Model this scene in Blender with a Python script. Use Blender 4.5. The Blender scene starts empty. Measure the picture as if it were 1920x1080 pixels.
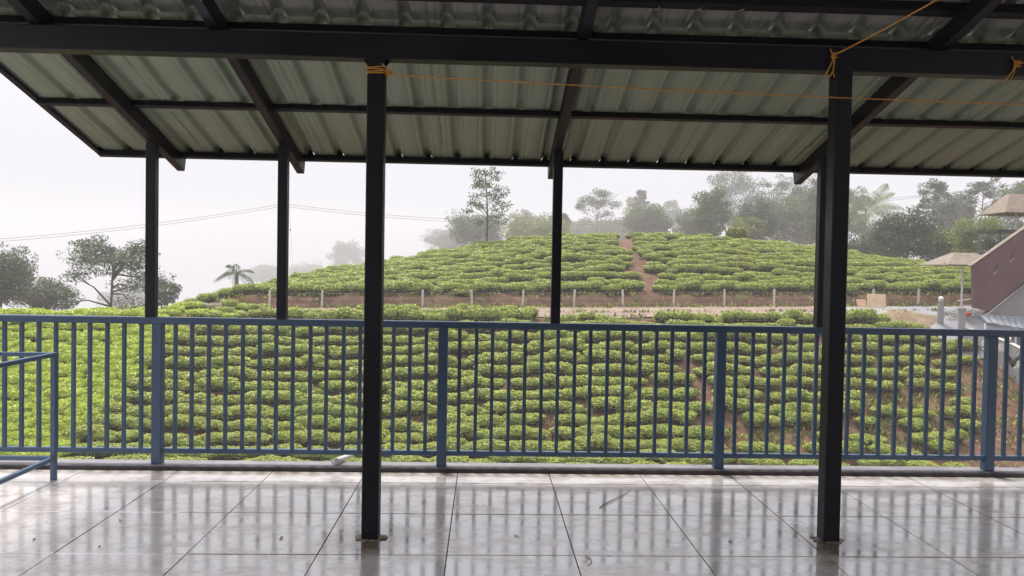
import bpy, math, random
import numpy as np
from mathutils import Vector, Matrix

sc = bpy.context.scene
C = sc.collection
rad = math.radians

# ------------------------------------------------------------------ camera
FPX, EYE = 1433.0, 1.56
YAW, PITCH, ROLL = rad(2.05), rad(1.352), rad(1.02)
FW = np.array([math.sin(YAW) * math.cos(PITCH), math.cos(YAW) * math.cos(PITCH), -math.sin(PITCH)])
_r0 = np.array([math.cos(YAW), -math.sin(YAW), 0.0]); _u0 = np.cross(_r0, FW)
RT = math.cos(ROLL) * _r0 + math.sin(ROLL) * _u0
UP = -math.sin(ROLL) * _r0 + math.cos(ROLL) * _u0
cam = bpy.data.cameras.new('camera'); camo = bpy.data.objects.new('camera', cam); C.objects.link(camo)
cam.sensor_width = 36.0; cam.lens = FPX / 1920 * 36; cam.clip_start = 0.05; cam.clip_end = 2000
camo.matrix_world = Matrix(((RT[0], UP[0], -FW[0], 0), (RT[1], UP[1], -FW[1], 0), (RT[2], UP[2], -FW[2], EYE), (0, 0, 0, 1)))
sc.camera = camo

# ------------------------------------------------------------------ sky, sun, exposure
SUN_EL, SUN_AZ = rad(67), rad(-25)          # azimuth measured from +Y (the hill) towards +X
world = bpy.data.worlds.new('World'); sc.world = world; world.use_nodes = True
nt = world.node_tree; nt.nodes.clear(); N = nt.nodes.new; L = nt.links.new
wo = N('ShaderNodeOutputWorld'); bg = N('ShaderNodeBackground'); bg.inputs['Strength'].default_value = 0.1
sky = N('ShaderNodeTexSky'); sky.sky_type = 'NISHITA'; sky.sun_disc = False
sky.sun_elevation = SUN_EL; sky.sun_rotation = SUN_AZ; sky.dust_density = 4.0
hs = N('ShaderNodeHueSaturation'); hs.inputs['Saturation'].default_value = 0.3
L(sky.outputs['Color'], hs.inputs['Color'])
# standard overcast sky: radiance grows evenly from horizon to zenith
tc = N('ShaderNodeTexCoord'); sx = N('ShaderNodeSeparateXYZ'); L(tc.outputs['Generated'], sx.inputs[0])
mz = N('ShaderNodeMath'); mz.operation = 'MAXIMUM'; L(sx.outputs['Z'], mz.inputs[0]); mz.inputs[1].default_value = 0.0
ml = N('ShaderNodeMath'); ml.operation = 'MULTIPLY_ADD'; L(mz.outputs[0], ml.inputs[0]); ml.inputs[1].default_value = 2.0; ml.inputs[2].default_value = 1.0
vm = N('ShaderNodeVectorMath'); vm.operation = 'SCALE'; vm.inputs[0].default_value = (4.72, 4.74, 5.15); L(ml.outputs[0], vm.inputs['Scale'])
mx = N('ShaderNodeMix'); mx.data_type = 'RGBA'; mx.inputs['Factor'].default_value = 0.9
L(hs.outputs['Color'], mx.inputs['A']); L(vm.outputs['Vector'], mx.inputs['B'])
L(mx.outputs['Result'], bg.inputs['Color']); L(bg.outputs[0], wo.inputs['Surface'])

sl = bpy.data.lights.new('sun', 'SUN'); sl.energy = 3.3; sl.angle = rad(14); sl.color = (1.0, 0.96, 0.9)
so = bpy.data.objects.new('sun', sl); C.objects.link(so)
sd = Vector((math.sin(SUN_AZ) * math.cos(SUN_EL), math.cos(SUN_AZ) * math.cos(SUN_EL), math.sin(SUN_EL)))
so.rotation_euler = sd.to_track_quat('Z', 'Y').to_euler(); so.location = (0, 0, 40)
vs = sc.view_settings; vs.view_transform = 'Standard'; vs.look = 'None'; vs.exposure = 0.5; vs.gamma = 1.0; vs.use_curve_mapping = False
sc.cycles.use_denoising = True
sc.cycles.volume_bounces = 1
sc.cycles.max_bounces = 8

# ------------------------------------------------------------------ helpers
def ray(px, py):
    return FW + (px - 960) / FPX * RT - (py - 540) / FPX * UP
def at(px, py, Y):
    v = ray(px, py); p = v * (Y / v[1]); return Vector((p[0], p[1], p[2] + EYE))
def atz(px, py, Z):
    v = ray(px, py); p = v * ((Z - EYE) / v[2]); return Vector((p[0], p[1], p[2] + EYE))

def tag(o, label=None, cat=None, group=None, kind=None):
    if label: o['label'] = label
    if cat: o['category'] = cat
    if group: o['group'] = group
    if kind: o['kind'] = kind
    return o
def empty(name, loc=(0, 0, 0)):
    o = bpy.data.objects.new(name, None); C.objects.link(o); o.location = loc; o.empty_display_size = 0.1
    return o
def link(name, me, parent=None, loc=(0, 0, 0), rot=(0, 0, 0), scale=(1, 1, 1)):
    o = bpy.data.objects.new(name, me); C.objects.link(o)
    o.location = loc; o.rotation_euler = rot; o.scale = scale
    if parent is not None: o.parent = parent
    return o

def wparent(o, p): o.parent = p; o.matrix_parent_inverse = Matrix.Translation(-p.location); return o

class MB:
    def __init__(s): s.v = []; s.f = []
    def add(s, vs, fs):
        b = len(s.v); s.v += [tuple(v) for v in vs]; s.f += [tuple(i + b for i in f) for f in fs]; return s
    def box(s, a, b):
        x0, y0, z0 = a; x1, y1, z1 = b
        return s.add([(x0,y0,z0),(x1,y0,z0),(x1,y1,z0),(x0,y1,z0),(x0,y0,z1),(x1,y0,z1),(x1,y1,z1),(x0,y1,z1)],
                     [(0,3,2,1),(4,5,6,7),(0,1,5,4),(1,2,6,5),(2,3,7,6),(3,0,4,7)])
    def prism(s, a, b, w, h, bev=0.004, upv=(0, 0, 1)):
        """rectangular hollow section with softened corners from a to b"""
        a, b = Vector(a), Vector(b); d = (b - a).normalized(); u = Vector(upv)
        if abs(d.dot(u)) > 0.99: u = Vector((0, 1, 0))
        r = d.cross(u).normalized(); u = r.cross(d)
        w2, h2 = w / 2, h / 2
        prof = [(w2-bev,-h2),(w2,-h2+bev),(w2,h2-bev),(w2-bev,h2),(-w2+bev,h2),(-w2,h2-bev),(-w2,-h2+bev),(-w2+bev,-h2)]
        vs = [p + r * x + u * y for p in (a, b) for x, y in prof]
        n = len(prof)
        fs = [(i, (i+1) % n, n + (i+1) % n, n + i) for i in range(n)] + [tuple(range(n))[::-1], tuple(range(n, 2*n))]
        return s.add(vs, fs)
    def tube(s, pts, rads, n=6, cap=True):
        pts = [Vector(p) for p in pts]
        if not hasattr(rads, '__len__'): rads = [rads] * len(pts)
        vs = []; up = Vector((0.13, 0.31, 0.94)).normalized()
        for i, p in enumerate(pts):
            d = (pts[min(i+1, len(pts)-1)] - pts[max(i-1, 0)]).normalized()
            r = d.cross(up)
            if r.length < 1e-3: r = d.cross(Vector((1, 0, 0)))
            r.normalize(); u = r.cross(d)
            for k in range(n):
                a = 2 * math.pi * k / n; vs.append(p + (r * math.cos(a) + u * math.sin(a)) * rads[i])
        fs = [(i*n+k, i*n+(k+1) % n, (i+1)*n+(k+1) % n, (i+1)*n+k) for i in range(len(pts)-1) for k in range(n)]
        if cap: fs += [tuple(range(n))[::-1], tuple(range((len(pts)-1)*n, len(pts)*n))]
        return s.add(vs, fs)
    def extrude(s, poly, d):
        """closed planar polygon extruded along vector d"""
        n = len(poly); d = Vector(d); a = [Vector(p) for p in poly]
        return s.add(a + [p + d for p in a], [tuple(range(n)), tuple(range(n, 2*n))[::-1]] + [(i, n+i, n+(i+1) % n, (i+1) % n) for i in range(n)])
    def lathe(s, prof, c=(0, 0, 0), n=16):
        vs = [(c[0] + r*math.cos(2*math.pi*k/n), c[1] + r*math.sin(2*math.pi*k/n), c[2] + z) for r, z in prof for k in range(n)]
        m = len(prof)
        fs = [(i*n+k, i*n+(k+1) % n, (i+1)*n+(k+1) % n, (i+1)*n+k) for i in range(m-1) for k in range(n)]
        return s.add(vs, fs + [tuple(range(n))[::-1], tuple(range((m-1)*n, m*n))])
    def mesh(s, name, mat=None, smooth=False):
        me = bpy.data.meshes.new(name); me.from_pydata(s.v, [], s.f); me.update()
        if mat: me.materials.append(mat)
        if smooth: me.polygons.foreach_set('use_smooth', [True] * len(me.polygons))
        return me
    def build(s, name, mat, parent=None, smooth=False):
        return link(name, s.mesh(name, mat, smooth), parent)

def quads_mesh(name, V, Q, mats, mi=None, smooth=False):
    V = np.asarray(V, np.float32).reshape(-1, 3); Q = np.asarray(Q, np.int32).reshape(-1, 4)
    me = bpy.data.meshes.new(name)
    me.vertices.add(len(V)); me.vertices.foreach_set('co', V.ravel())
    me.loops.add(Q.size); me.loops.foreach_set('vertex_index', Q.ravel())
    me.polygons.add(len(Q)); me.polygons.foreach_set('loop_start', np.arange(0, Q.size, 4, dtype=np.int32))
    me.polygons.foreach_set('loop_total', np.full(len(Q), 4, np.int32))
    for m in mats: me.materials.append(m)
    if mi is not None: me.polygons.foreach_set('material_index', np.asarray(mi, np.int32))
    if smooth: me.polygons.foreach_set('use_smooth', np.ones(len(Q), bool))
    me.update(calc_edges=True); me.validate()
    return me

# ------------------------------------------------------------------ materials
class Mat:
    def __init__(s, name):
        s.m = bpy.data.materials.new(name); s.m.use_nodes = True; s.t = s.m.node_tree
        s.b = s.t.nodes['Principled BSDF']; s.out = s.t.nodes['Material Output']
    def n(s, k, **kw):
        o = s.t.nodes.new(k)
        for a, v in kw.items(): setattr(o, a, v)
        return o
    def l(s, a, b): s.t.links.new(a, b)
    def coord(s, kind='Object'):
        if kind == 'World': return s.n('ShaderNodeNewGeometry').outputs['Position']
        return s.n('ShaderNodeTexCoord').outputs[kind]
    def noise(s, scale, detail=4, rough=0.55, kind='World', stretch=None):
        c = s.coord(kind)
        if stretch:
            mp = s.n('ShaderNodeMapping'); mp.inputs['Scale'].default_value = stretch; s.l(c, mp.inputs['Vector']); c = mp.outputs[0]
        t = s.n('ShaderNodeTexNoise'); t.inputs['Scale'].default_value = scale; t.inputs['Detail'].default_value = detail
        t.inputs['Roughness'].default_value = rough; s.l(c, t.inputs['Vector']); return t.outputs['Fac']
    def ramp(s, fac, stops):
        r = s.n('ShaderNodeValToRGB'); e = r.color_ramp.elements
        while len(e) < len(stops): e.new(0.5)
        for i, (p, c) in enumerate(stops): e[i].position = p; e[i].color = (*c, 1) if len(c) == 3 else c
        s.l(fac, r.inputs['Fac']); return r.outputs['Color']
    def mix(s, fac, a, b, mode='MIX'):
        m = s.n('ShaderNodeMix', data_type='RGBA', blend_type=mode)
        for v, k in ((fac, 'Factor'), (a, 'A'), (b, 'B')):
            if isinstance(v, (int, float)): m.inputs[k].default_value = v
            elif isinstance(v, tuple): m.inputs[k].default_value = (*v, 1)
            else: s.l(v, m.inputs[k])
        return m.outputs['Result']
    def val(s, fac, lo, hi, f0=0.3, f1=0.7):
        m = s.n('ShaderNodeMapRange'); s.l(fac, m.inputs['Value'])
        for k, v in (('From Min', f0), ('From Max', f1), ('To Min', lo), ('To Max', hi)): m.inputs[k].default_value = v
        return m.outputs['Result']
    def bump(s, h, strength=0.3, dist=0.02):
        b = s.n('ShaderNodeBump'); b.inputs['Strength'].default_value = strength; b.inputs['Distance'].default_value = dist
        s.l(h, b.inputs['Height']); s.l(b.outputs['Normal'], s.b.inputs['Normal'])
    def set(s, **kw):
        for k, v in kw.items():
            i = s.b.inputs[k.replace('_', ' ')]
            if isinstance(v, (int, float)): i.default_value = v
            elif isinstance(v, tuple): i.default_value = (*v, 1)
            else: s.l(v, i)
        return s

def noisy(name, c1, c2, scale=3, rough=0.7, bump=0.0, bscale=None, detail=4, kind='World', spec=0.5, dist=0.02):
    m = Mat(name)
    m.set(Base_Color=m.ramp(m.noise(scale, detail, kind=kind), [(0.3, c1), (0.7, c2)]), Roughness=rough, Specular_IOR_Level=spec)
    if bump: m.bump(m.noise(bscale or scale * 6, 4, kind=kind), bump, dist)
    return m.m

def steel(name, c, rough=0.4, wear=0.25, spec=0.5):
    m = Mat(name)
    big = m.noise(2.2, 5, 0.6); fine = m.noise(40, 3, 0.6)
    c2 = tuple(x * (1 + wear) + 0.006 for x in c)
    col = m.mix(m.val(big, 0, 1, 0.35, 0.7), c, c2)
    dust = m.val(fine, 0, 0.35, 0.62, 0.8)
    col = m.mix(dust, col, tuple(min(1, x * 1.4 + 0.012) for x in c))
    rust = m.noise(19, 5, 0.7); col = m.mix(m.val(rust, 0, 0.85, 0.66, 0.72), col, (0.075, 0.036, 0.02))
    m.set(Base_Color=col, Roughness=m.val(big, rough - 0.08, rough + 0.15), Specular_IOR_Level=spec); m.bump(fine, 0.08, 0.002)
    return m.m

M = {}
M['navy'] = steel('navy_paint', (0.0036, 0.0050, 0.0110), 0.45, 0.25, 0.32)
M['blue'] = steel('blue_paint', (0.042, 0.079, 0.142), 0.36)
M['blue_light'] = steel('light_blue_paint', (0.05, 0.09, 0.16), 0.38)

def sheet_mat(name, a, b, dirt):
    m = Mat(name)
    streak = m.noise(14, 4, 0.55, 'Object', (1.0, 0.06, 1.0)); blot = m.noise(1.6, 5, 0.6, 'World'); fine = m.noise(70, 3, 0.6, 'Object', (1, 0.1, 1))
    col = m.ramp(blot, [(0.3, a), (0.7, b)])
    col = m.mix(m.val(streak, 0, 0.28, 0.58, 0.78), col, dirt)
    col = m.mix(m.val(fine, 0, 0.14, 0.5, 0.8), col, tuple(x * 1.25 for x in b))
    m.set(Base_Color=col, Roughness=0.72, Specular_IOR_Level=0.3)
    return m.m
M['sheet'] = sheet_mat('olive_roof_sheet', (0.25, 0.305, 0.235), (0.29, 0.35, 0.275), (0.18, 0.21, 0.155))
M['sheet_upper'] = sheet_mat('grey_roof_sheet', (0.29, 0.285, 0.285), (0.36, 0.355, 0.355), (0.18, 0.175, 0.175))
def floor_mat():
    m = Mat('polished_wet_concrete')
    a = m.noise(1.7, 6, 0.62); b = m.noise(6.0, 6, 0.68); c = m.noise(26, 4, 0.6); d = m.noise(0.8, 5, 0.6); e = m.noise(3.1, 6, 0.7, 'World', (1, 1.6, 1))
    col = m.ramp(a, [(0.30, (0.64, 0.575, 0.525)), (0.5, (0.77, 0.715, 0.675)), (0.72, (0.82, 0.785, 0.755))])
    col = m.mix(m.val(e, 0, 0.75, 0.49, 0.64), col, (0.36, 0.275, 0.22))
    col = m.mix(m.val(b, 0, 0.55, 0.54, 0.66), col, (0.32, 0.25, 0.205))
    col = m.mix(m.val(c, 0, 0.85, 0.655, 0.70), col, (0.10, 0.075, 0.06))
    info = m.n('ShaderNodeObjectInfo'); col = m.mix(m.val(info.outputs['Random'], 0, 0.2, 0, 1), col, (0.45, 0.40, 0.37))
    pos = m.coord('World')
    for cx, cy in ((-0.632, 4.38), (2.05, 4.385)):                # cement slurry and rust washed out around the column feet
        dv = m.n('ShaderNodeVectorMath', operation='DISTANCE'); m.l(pos, dv.inputs[0]); dv.inputs[1].default_value = (cx, cy, 0)
        ad = m.n('ShaderNodeMath', operation='MULTIPLY_ADD'); m.l(b, ad.inputs[0]); ad.inputs[1].default_value = -0.42; m.l(dv.outputs['Value'], ad.inputs[2])
        col = m.mix(m.val(ad.outputs[0], 0.95, 0.0, -0.04, 0.14), col, (0.19, 0.135, 0.09))
    m.set(Base_Color=col, Roughness=m.val(e, 0.10, 0.26, 0.42, 0.68), IOR=2.7, Specular_IOR_Level=0.8)
    m.bump(b, 0.02, 0.004)
    return m.m
M['floor'] = floor_mat()
M['joint'] = noisy('joint_dirt', (0.09, 0.06, 0.05), (0.17, 0.125, 0.105), 14, 0.8)
M['kerb'] = noisy('kerb_concrete', (0.15, 0.138, 0.15), (0.27, 0.25, 0.27), 5, 0.45, 0.3, 30)
M['kerb_shade'] = noisy('kerb_face_shade', (0.022, 0.016, 0.018), (0.06, 0.045, 0.045), 7, 0.5)  # near-black brown: shade of the kerb's inner face put into colour
M['mortar'] = noisy('mortar_stain', (0.13, 0.095, 0.065), (0.30, 0.24, 0.18), 16, 0.4, 0.6, 60)
M['rope'] = noisy('orange_rope', (0.55, 0.24, 0.03), (0.75, 0.42, 0.08), 60, 0.8)
M['string'] = noisy('pale_string', (0.45, 0.43, 0.42), (0.6, 0.58, 0.55), 60, 0.8)
M['wall'] = noisy('added_wall_dim', (0.15, 0.145, 0.14), (0.20, 0.19, 0.18), 2, 0.8)
M['pvc'] = noisy('white_pipe', (0.66, 0.65, 0.66), (0.78, 0.77, 0.78), 8, 0.4)
M['white'] = noisy('white_paint', (0.66, 0.65, 0.64), (0.80, 0.79, 0.77), 4, 0.5)
M['postconc'] = noisy('fence_post_concrete', (0.42, 0.38, 0.33), (0.60, 0.56, 0.50), 5, 0.85, 0.2, 30)
M['greywall'] = noisy('grey_render', (0.22, 0.215, 0.22), (0.29, 0.285, 0.29), 1.5, 0.8)
M['brown'] = noisy('maroon_paint', (0.085, 0.038, 0.040), (0.125, 0.062, 0.064), 0.9, 0.6)
M['brown_dark'] = noisy('dark_maroon', (0.05, 0.028, 0.03), (0.08, 0.045, 0.045), 4, 0.7)
M['tile'] = noisy('aged_clay_tile', (0.06, 0.035, 0.032), (0.16, 0.085, 0.07), 6, 0.8, 0.2, 30)
M['thatch'] = noisy('tan_roofing', (0.17, 0.13, 0.095), (0.25, 0.20, 0.155), 3, 0.8, 0.3, 20)
M['ply'] = noisy('plywood', (0.50, 0.36, 0.22), (0.66, 0.50, 0.34), 3, 0.7)
M['ply_red'] = noisy('reddish_plywood', (0.46, 0.27, 0.16), (0.60, 0.38, 0.25), 3, 0.7)
M['awning'] = noisy('pale_awning', (0.20, 0.215, 0.24), (0.28, 0.30, 0.325), 3, 0.4)
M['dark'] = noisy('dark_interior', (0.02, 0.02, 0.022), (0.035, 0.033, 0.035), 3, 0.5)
M['drive'] = noisy('driveway_concrete', (0.20, 0.195, 0.21), (0.27, 0.265, 0.28), 1.2, 0.7, 0.2, 14)
M['road'] = noisy('dirt_road', (0.19, 0.135, 0.105), (0.29, 0.215, 0.17), 0.8, 0.95, 0.5, 8)
M['tarp'] = noisy('purple_grey_tarp', (0.085, 0.085, 0.14), (0.14, 0.14, 0.20), 3, 0.5)
M['straw'] = noisy('dry_straw_soil', (0.19, 0.13, 0.08), (0.32, 0.245, 0.155), 3, 0.95, 0.8, 9)
M['bark'] = noisy('grey_bark', (0.10, 0.085, 0.07), (0.20, 0.175, 0.15), 5, 0.9, 0.3, 30)
M['bark_dark'] = noisy('dark_bark', (0.05, 0.042, 0.035), (0.10, 0.085, 0.07), 5, 0.9)
M['wire'] = noisy('dull_wire', (0.16, 0.155, 0.16), (0.22, 0.21, 0.21), 3, 0.6)
M['red'] = noisy('red_plastic', (0.50, 0.06, 0.05), (0.62, 0.10, 0.08), 5, 0.5)
M['ornament'] = noisy('dark_cast_ornament', (0.018, 0.017, 0.018), (0.04, 0.036, 0.036), 6, 0.5)
M['stake'] = noisy('rusty_stake', (0.20, 0.09, 0.04), (0.30, 0.15, 0.08), 5, 0.9)
M['twig'] = noisy('dry_twig', (0.10, 0.075, 0.06), (0.20, 0.15, 0.12), 30, 0.8)

def soil_mat():
    m = Mat('red_soil')
    a = m.noise(0.35, 5, 0.6); b = m.noise(2.6, 6, 0.65); c = m.noise(14, 4, 0.65); g = m.noise(0.9, 5, 0.7)
    col = m.ramp(b, [(0.3, (0.07, 0.036, 0.024)), (0.55, (0.145, 0.076, 0.05)), (0.75, (0.24, 0.15, 0.105))])
    col = m.mix(m.val(a, 0, 0.55, 0.4, 0.65), col, (0.18, 0.105, 0.067))
    col = m.mix(m.val(g, 0, 0.9, 0.56, 0.66), col, m.ramp(c, [(0.3, (0.05, 0.07, 0.015)), (0.7, (0.16, 0.17, 0.06))]))
    m.set(Base_Color=col, Roughness=0.95, Specular_IOR_Level=0.2); m.bump(c, 0.8, 0.06)
    return m.m
M['soil'] = soil_mat()

def leaf_mat(name, c1, c2, scale=0.5, trans=0.25, rough=0.5, spec=0.4, c3=None):
    m = Mat(name)
    g = m.n('ShaderNodeNewGeometry'); patch = m.noise(scale, 3, 0.6)
    col = m.mix(m.val(patch, 0, 1, 0.35, 0.65), c1, c2)
    rnd = g.outputs['Random Per Island']
    col = m.mix(m.val(rnd, 0.0, 0.6, 0.35, 0.85), col, tuple(x * 0.55 for x in c1))
    if c3: col = m.mix(m.val(rnd, 0, 0.9, 0.86, 0.88), col, c3)
    m.set(Base_Color=col, Roughness=rough, Specular_IOR_Level=spec)
    tr = m.n('ShaderNodeBsdfTranslucent'); m.l(col, tr.inputs['Color'])
    ms = m.n('ShaderNodeMixShader'); ms.inputs[0].default_value = trans
    m.l(m.b.outputs[0], ms.inputs[1]); m.l(tr.outputs[0], ms.inputs[2]); m.l(ms.outputs[0], m.out.inputs['Surface'])
    return m.m
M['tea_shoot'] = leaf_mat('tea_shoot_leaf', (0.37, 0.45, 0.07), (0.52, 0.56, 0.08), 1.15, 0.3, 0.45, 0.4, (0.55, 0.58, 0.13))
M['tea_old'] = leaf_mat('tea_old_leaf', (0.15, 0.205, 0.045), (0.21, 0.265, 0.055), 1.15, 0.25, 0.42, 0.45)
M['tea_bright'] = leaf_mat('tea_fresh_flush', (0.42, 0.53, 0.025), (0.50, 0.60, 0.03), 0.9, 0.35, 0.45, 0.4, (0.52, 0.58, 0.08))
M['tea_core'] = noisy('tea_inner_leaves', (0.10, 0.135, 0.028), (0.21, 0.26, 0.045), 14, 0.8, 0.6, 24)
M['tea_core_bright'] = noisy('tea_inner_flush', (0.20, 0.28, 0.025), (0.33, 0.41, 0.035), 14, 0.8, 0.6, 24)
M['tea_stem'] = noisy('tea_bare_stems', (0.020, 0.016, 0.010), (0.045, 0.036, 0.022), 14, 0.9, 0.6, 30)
M['leaf_grey'] = leaf_mat('grey_green_leaf', (0.085, 0.115, 0.05), (0.125, 0.15, 0.068), 0.3)
M['leaf_dark'] = leaf_mat('dark_green_leaf', (0.05, 0.088, 0.030), (0.08, 0.12, 0.042), 0.3, 0.2, 0.35, 0.6)
M['leaf_mid'] = leaf_mat('mid_green_leaf', (0.10, 0.145, 0.038), (0.145, 0.19, 0.05), 0.3)
M['leaf_yellow'] = leaf_mat('yellow_green_leaf', (0.19, 0.235, 0.045), (0.27, 0.30, 0.06), 0.3)
M['leaf_brown'] = leaf_mat('brownish_leaf', (0.16, 0.135, 0.075), (0.21, 0.18, 0.09), 0.3)
M['frond'] = leaf_mat('palm_leaflet', (0.14, 0.18, 0.05), (0.21, 0.245, 0.07), 0.4)

# ------------------------------------------------------------------ terrain
def sstep(a, b, x):
    t = np.clip((x - a) / (b - a), 0, 1); return t * t * (3 - 2 * t)
CREST = [(262, 596, 48.6), (300, 583, 49.2), (400, 556, 51.2), (500, 529, 54), (600, 504, 57), (720, 486, 60), (800, 472, 61.5), (910, 452, 63),
         (1000, 440, 63.5), (1100, 436, 63.8), (1240, 436, 63.5), (1340, 442, 63), (1450, 452, 62.5), (1530, 462, 62), (1600, 473, 61.5),
         (1700, 486, 61), (1800, 497, 60.5), (1900, 512, 60), (2050, 540, 59)]
_cp = [at(*c) for c in CREST]
CX = np.array([-60, -34] + [p.x for p in _cp] + [60, 90]); CY = np.array([46.5, 47.6] + [p.y for p in _cp] + [58, 56])
CZ = np.array([-9.0, -4.6] + [p.z - 0.62 for p in _cp] + [-3.0, -8.0])
BH = 0.62                                         # height of a plucked tea bush
def zfence(x): return -0.78 + 0.019 * x
YB = 47.3
def zg(x, y):
    x = np.asarray(x, float); y = np.asarray(y, float)
    tilt = 0.019 * x
    near = np.interp(y, [-500, 22, 26, 30, 36, 40, 41.4, 46.3], [-9.5, -8.4, -7.6, -6.5, -3.75, -1.95, -1.2, -0.80]) + tilt * sstep(22, 40, y)
    yc = np.interp(x, CX, CY); zc = np.interp(x, CX, CZ)
    yb = np.minimum(YB, yc - 0.4)
    zb = np.minimum(zfence(x) + 0.72, zc)
    t = np.clip((y - yb) / (yc - yb), 0, 1)
    hill = zb + (zc - zb) * (1 - (1 - t) ** 1.45)
    back = zc - 0.20 * (y - yc) - 0.003 * np.clip(y - yc, 0, 60) ** 2
    back = np.maximum(back, zc - 6 - 54 * sstep(-6, -30, x))
    far = np.where(y > yc, back, hill)
    w = sstep(46.45, YB - 0.1, y)
    z = near * (1 - w) + far * w
    drop = sstep(-22, -33, x) * sstep(40.6, 50, y)
    z = z * (1 - drop) + np.maximum(-2.4 - 0.5 * np.clip(y - 40, 0, 400), -64) * drop
    return z
def bumps(x, y):
    return 0.10 * np.sin(1.7 * x + 0.6 * y) * np.sin(1.3 * y - 0.4 * x) + 0.06 * np.sin(4.1 * x + 1.1) * np.sin(3.7 * y + 0.8 * x)

gx = np.concatenate([np.linspace(-700, -46, 34), np.arange(-44, 52, 0.4), np.linspace(54, 700, 34)])
gy = np.concatenate([np.linspace(-700, 20, 20), np.arange(22, 40, 0.5), np.arange(40, 49, 0.18), np.arange(49, 68, 0.5), np.linspace(70, 700, 60)])
GX, GY = np.meshgrid(gx, gy)
GZ = zg(GX, GY) + bumps(GX, GY) * (sstep(23, 26, GY) * (1 - sstep(66, 80, GY)) * (0.35 + 0.65 * (1 - sstep(40.5, 41.5, GY) * (1 - sstep(46, 46.6, GY)))))
idx = np.arange(GX.size).reshape(GX.shape)
Q = np.stack([idx[:-1, :-1], idx[:-1, 1:], idx[1:, 1:], idx[1:, :-1]], -1).reshape(-1, 4)
tag(link('ground', quads_mesh('ground', np.stack([GX, GY, GZ], -1), Q, [M['soil']], smooth=True)), 'red soil ground of the tea slopes', kind='structure')

def strip(name, xs, y0, y1, mat, lift, ny=10, edge=0.25):
    xs = np.asarray(xs); V = []
    for j in range(ny + 1):
        for x in xs:
            ya = y0(x) if callable(y0) else y0; yb = y1(x) if callable(y1) else y1
            y = ya + (yb - ya) * j / ny; V.append((x, y, float(zg(x, y)) + lift))
    n = len(xs); q = [(j*n+i, j*n+i+1, (j+1)*n+i+1, (j+1)*n+i) for j in range(ny) for i in range(n-1)]
    return link(name, quads_mesh(name, V, q, [mat], smooth=True))
tag(strip('road', np.arange(-22, 40, 0.4), lambda x: 41.9 + 0.3*math.sin(x*0.7) + 0.12*math.sin(2.9*x), lambda x: 46.2 + 0.12*math.sin(1.9*x), M['road'], 0.075), 'pale dirt road along the foot of the tea hill', kind='structure')
tag(strip('driveway', np.arange(21.2, 31, 0.3), lambda x: 37.6 if x > 24.2 else 41.6, lambda x: 45.6, M['drive'], 0.12, 16), 'grey concrete driveway beside the house', kind='structure')

# ------------------------------------------------------------------ veranda floor, kerb, added rear wall
TW, TX0, TY0 = 0.70, -0.182, 5.54
floor = tag(link('floor', MB().box((-5.9, -4.0, -0.30), (7.3, 5.832, -0.012)).mesh('floor', M['joint'])), 'polished concrete veranda floor cut into square panels', kind='structure')
fp = MB().prism((-TW/2+0.0035, 0, -0.0125), (TW/2-0.0035, 0, -0.0125), TW-0.007, 0.025, 0.003).mesh('floor_panel', M['floor'])
fe = MB().prism((-TW/2+0.0035, 0, -0.0125), (TW/2-0.0035, 0, -0.0125), 5.826-TY0-0.009, 0.025, 0.003).mesh('floor_panel_edge', M['floor'])
rnd = random.Random(5)
for i in range(-6, 9):
    for j in range(0, 5):
        link('floor_panel', fp, floor, (TX0 + (i+0.5)*TW, TY0 - (j+0.5)*TW, rnd.uniform(-0.0008, 0.0008)), (rnd.uniform(-.0012, .0012), rnd.uniform(-.0012, .0012), 0))
    link('floor_panel', fe, floor, (TX0 + (i+0.5)*TW, (TY0 + 5.829)/2, 0))
link('floor_panel', MB().box((-5.2, -3.9, -0.025), (6.8, TY0 - 5*TW - 0.004, -0.0005)).mesh('floor_panel_rear', M['floor']), floor)
tag(MB().prism((-5.9, 5.918, -0.13), (7.3, 5.918, -0.13), 0.165, 0.335, 0.008).build('kerb', M['kerb']), 'low concrete kerb under the blue railing', kind='structure')
kerb = bpy.data.objects['kerb']
for xa, xb in ((-5.9, -0.855), (-0.795, 7.3)): wparent(MB().box((xa, 5.827, -0.005), (xb, 5.8345, 0.029)).build('kerb_shade_strip', M['kerb_shade']), kerb)  # added dark strips, painted shade along the kerb's inner face
tag(MB().box((-5.9, -4.2, -0.3), (7.3, -4.003, 5.2)).build('added_rear_wall', M['wall']), 'plain unseen rear wall added to keep the veranda dim', kind='structure')  # out of view, added behind the camera to keep light off the veranda

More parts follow.
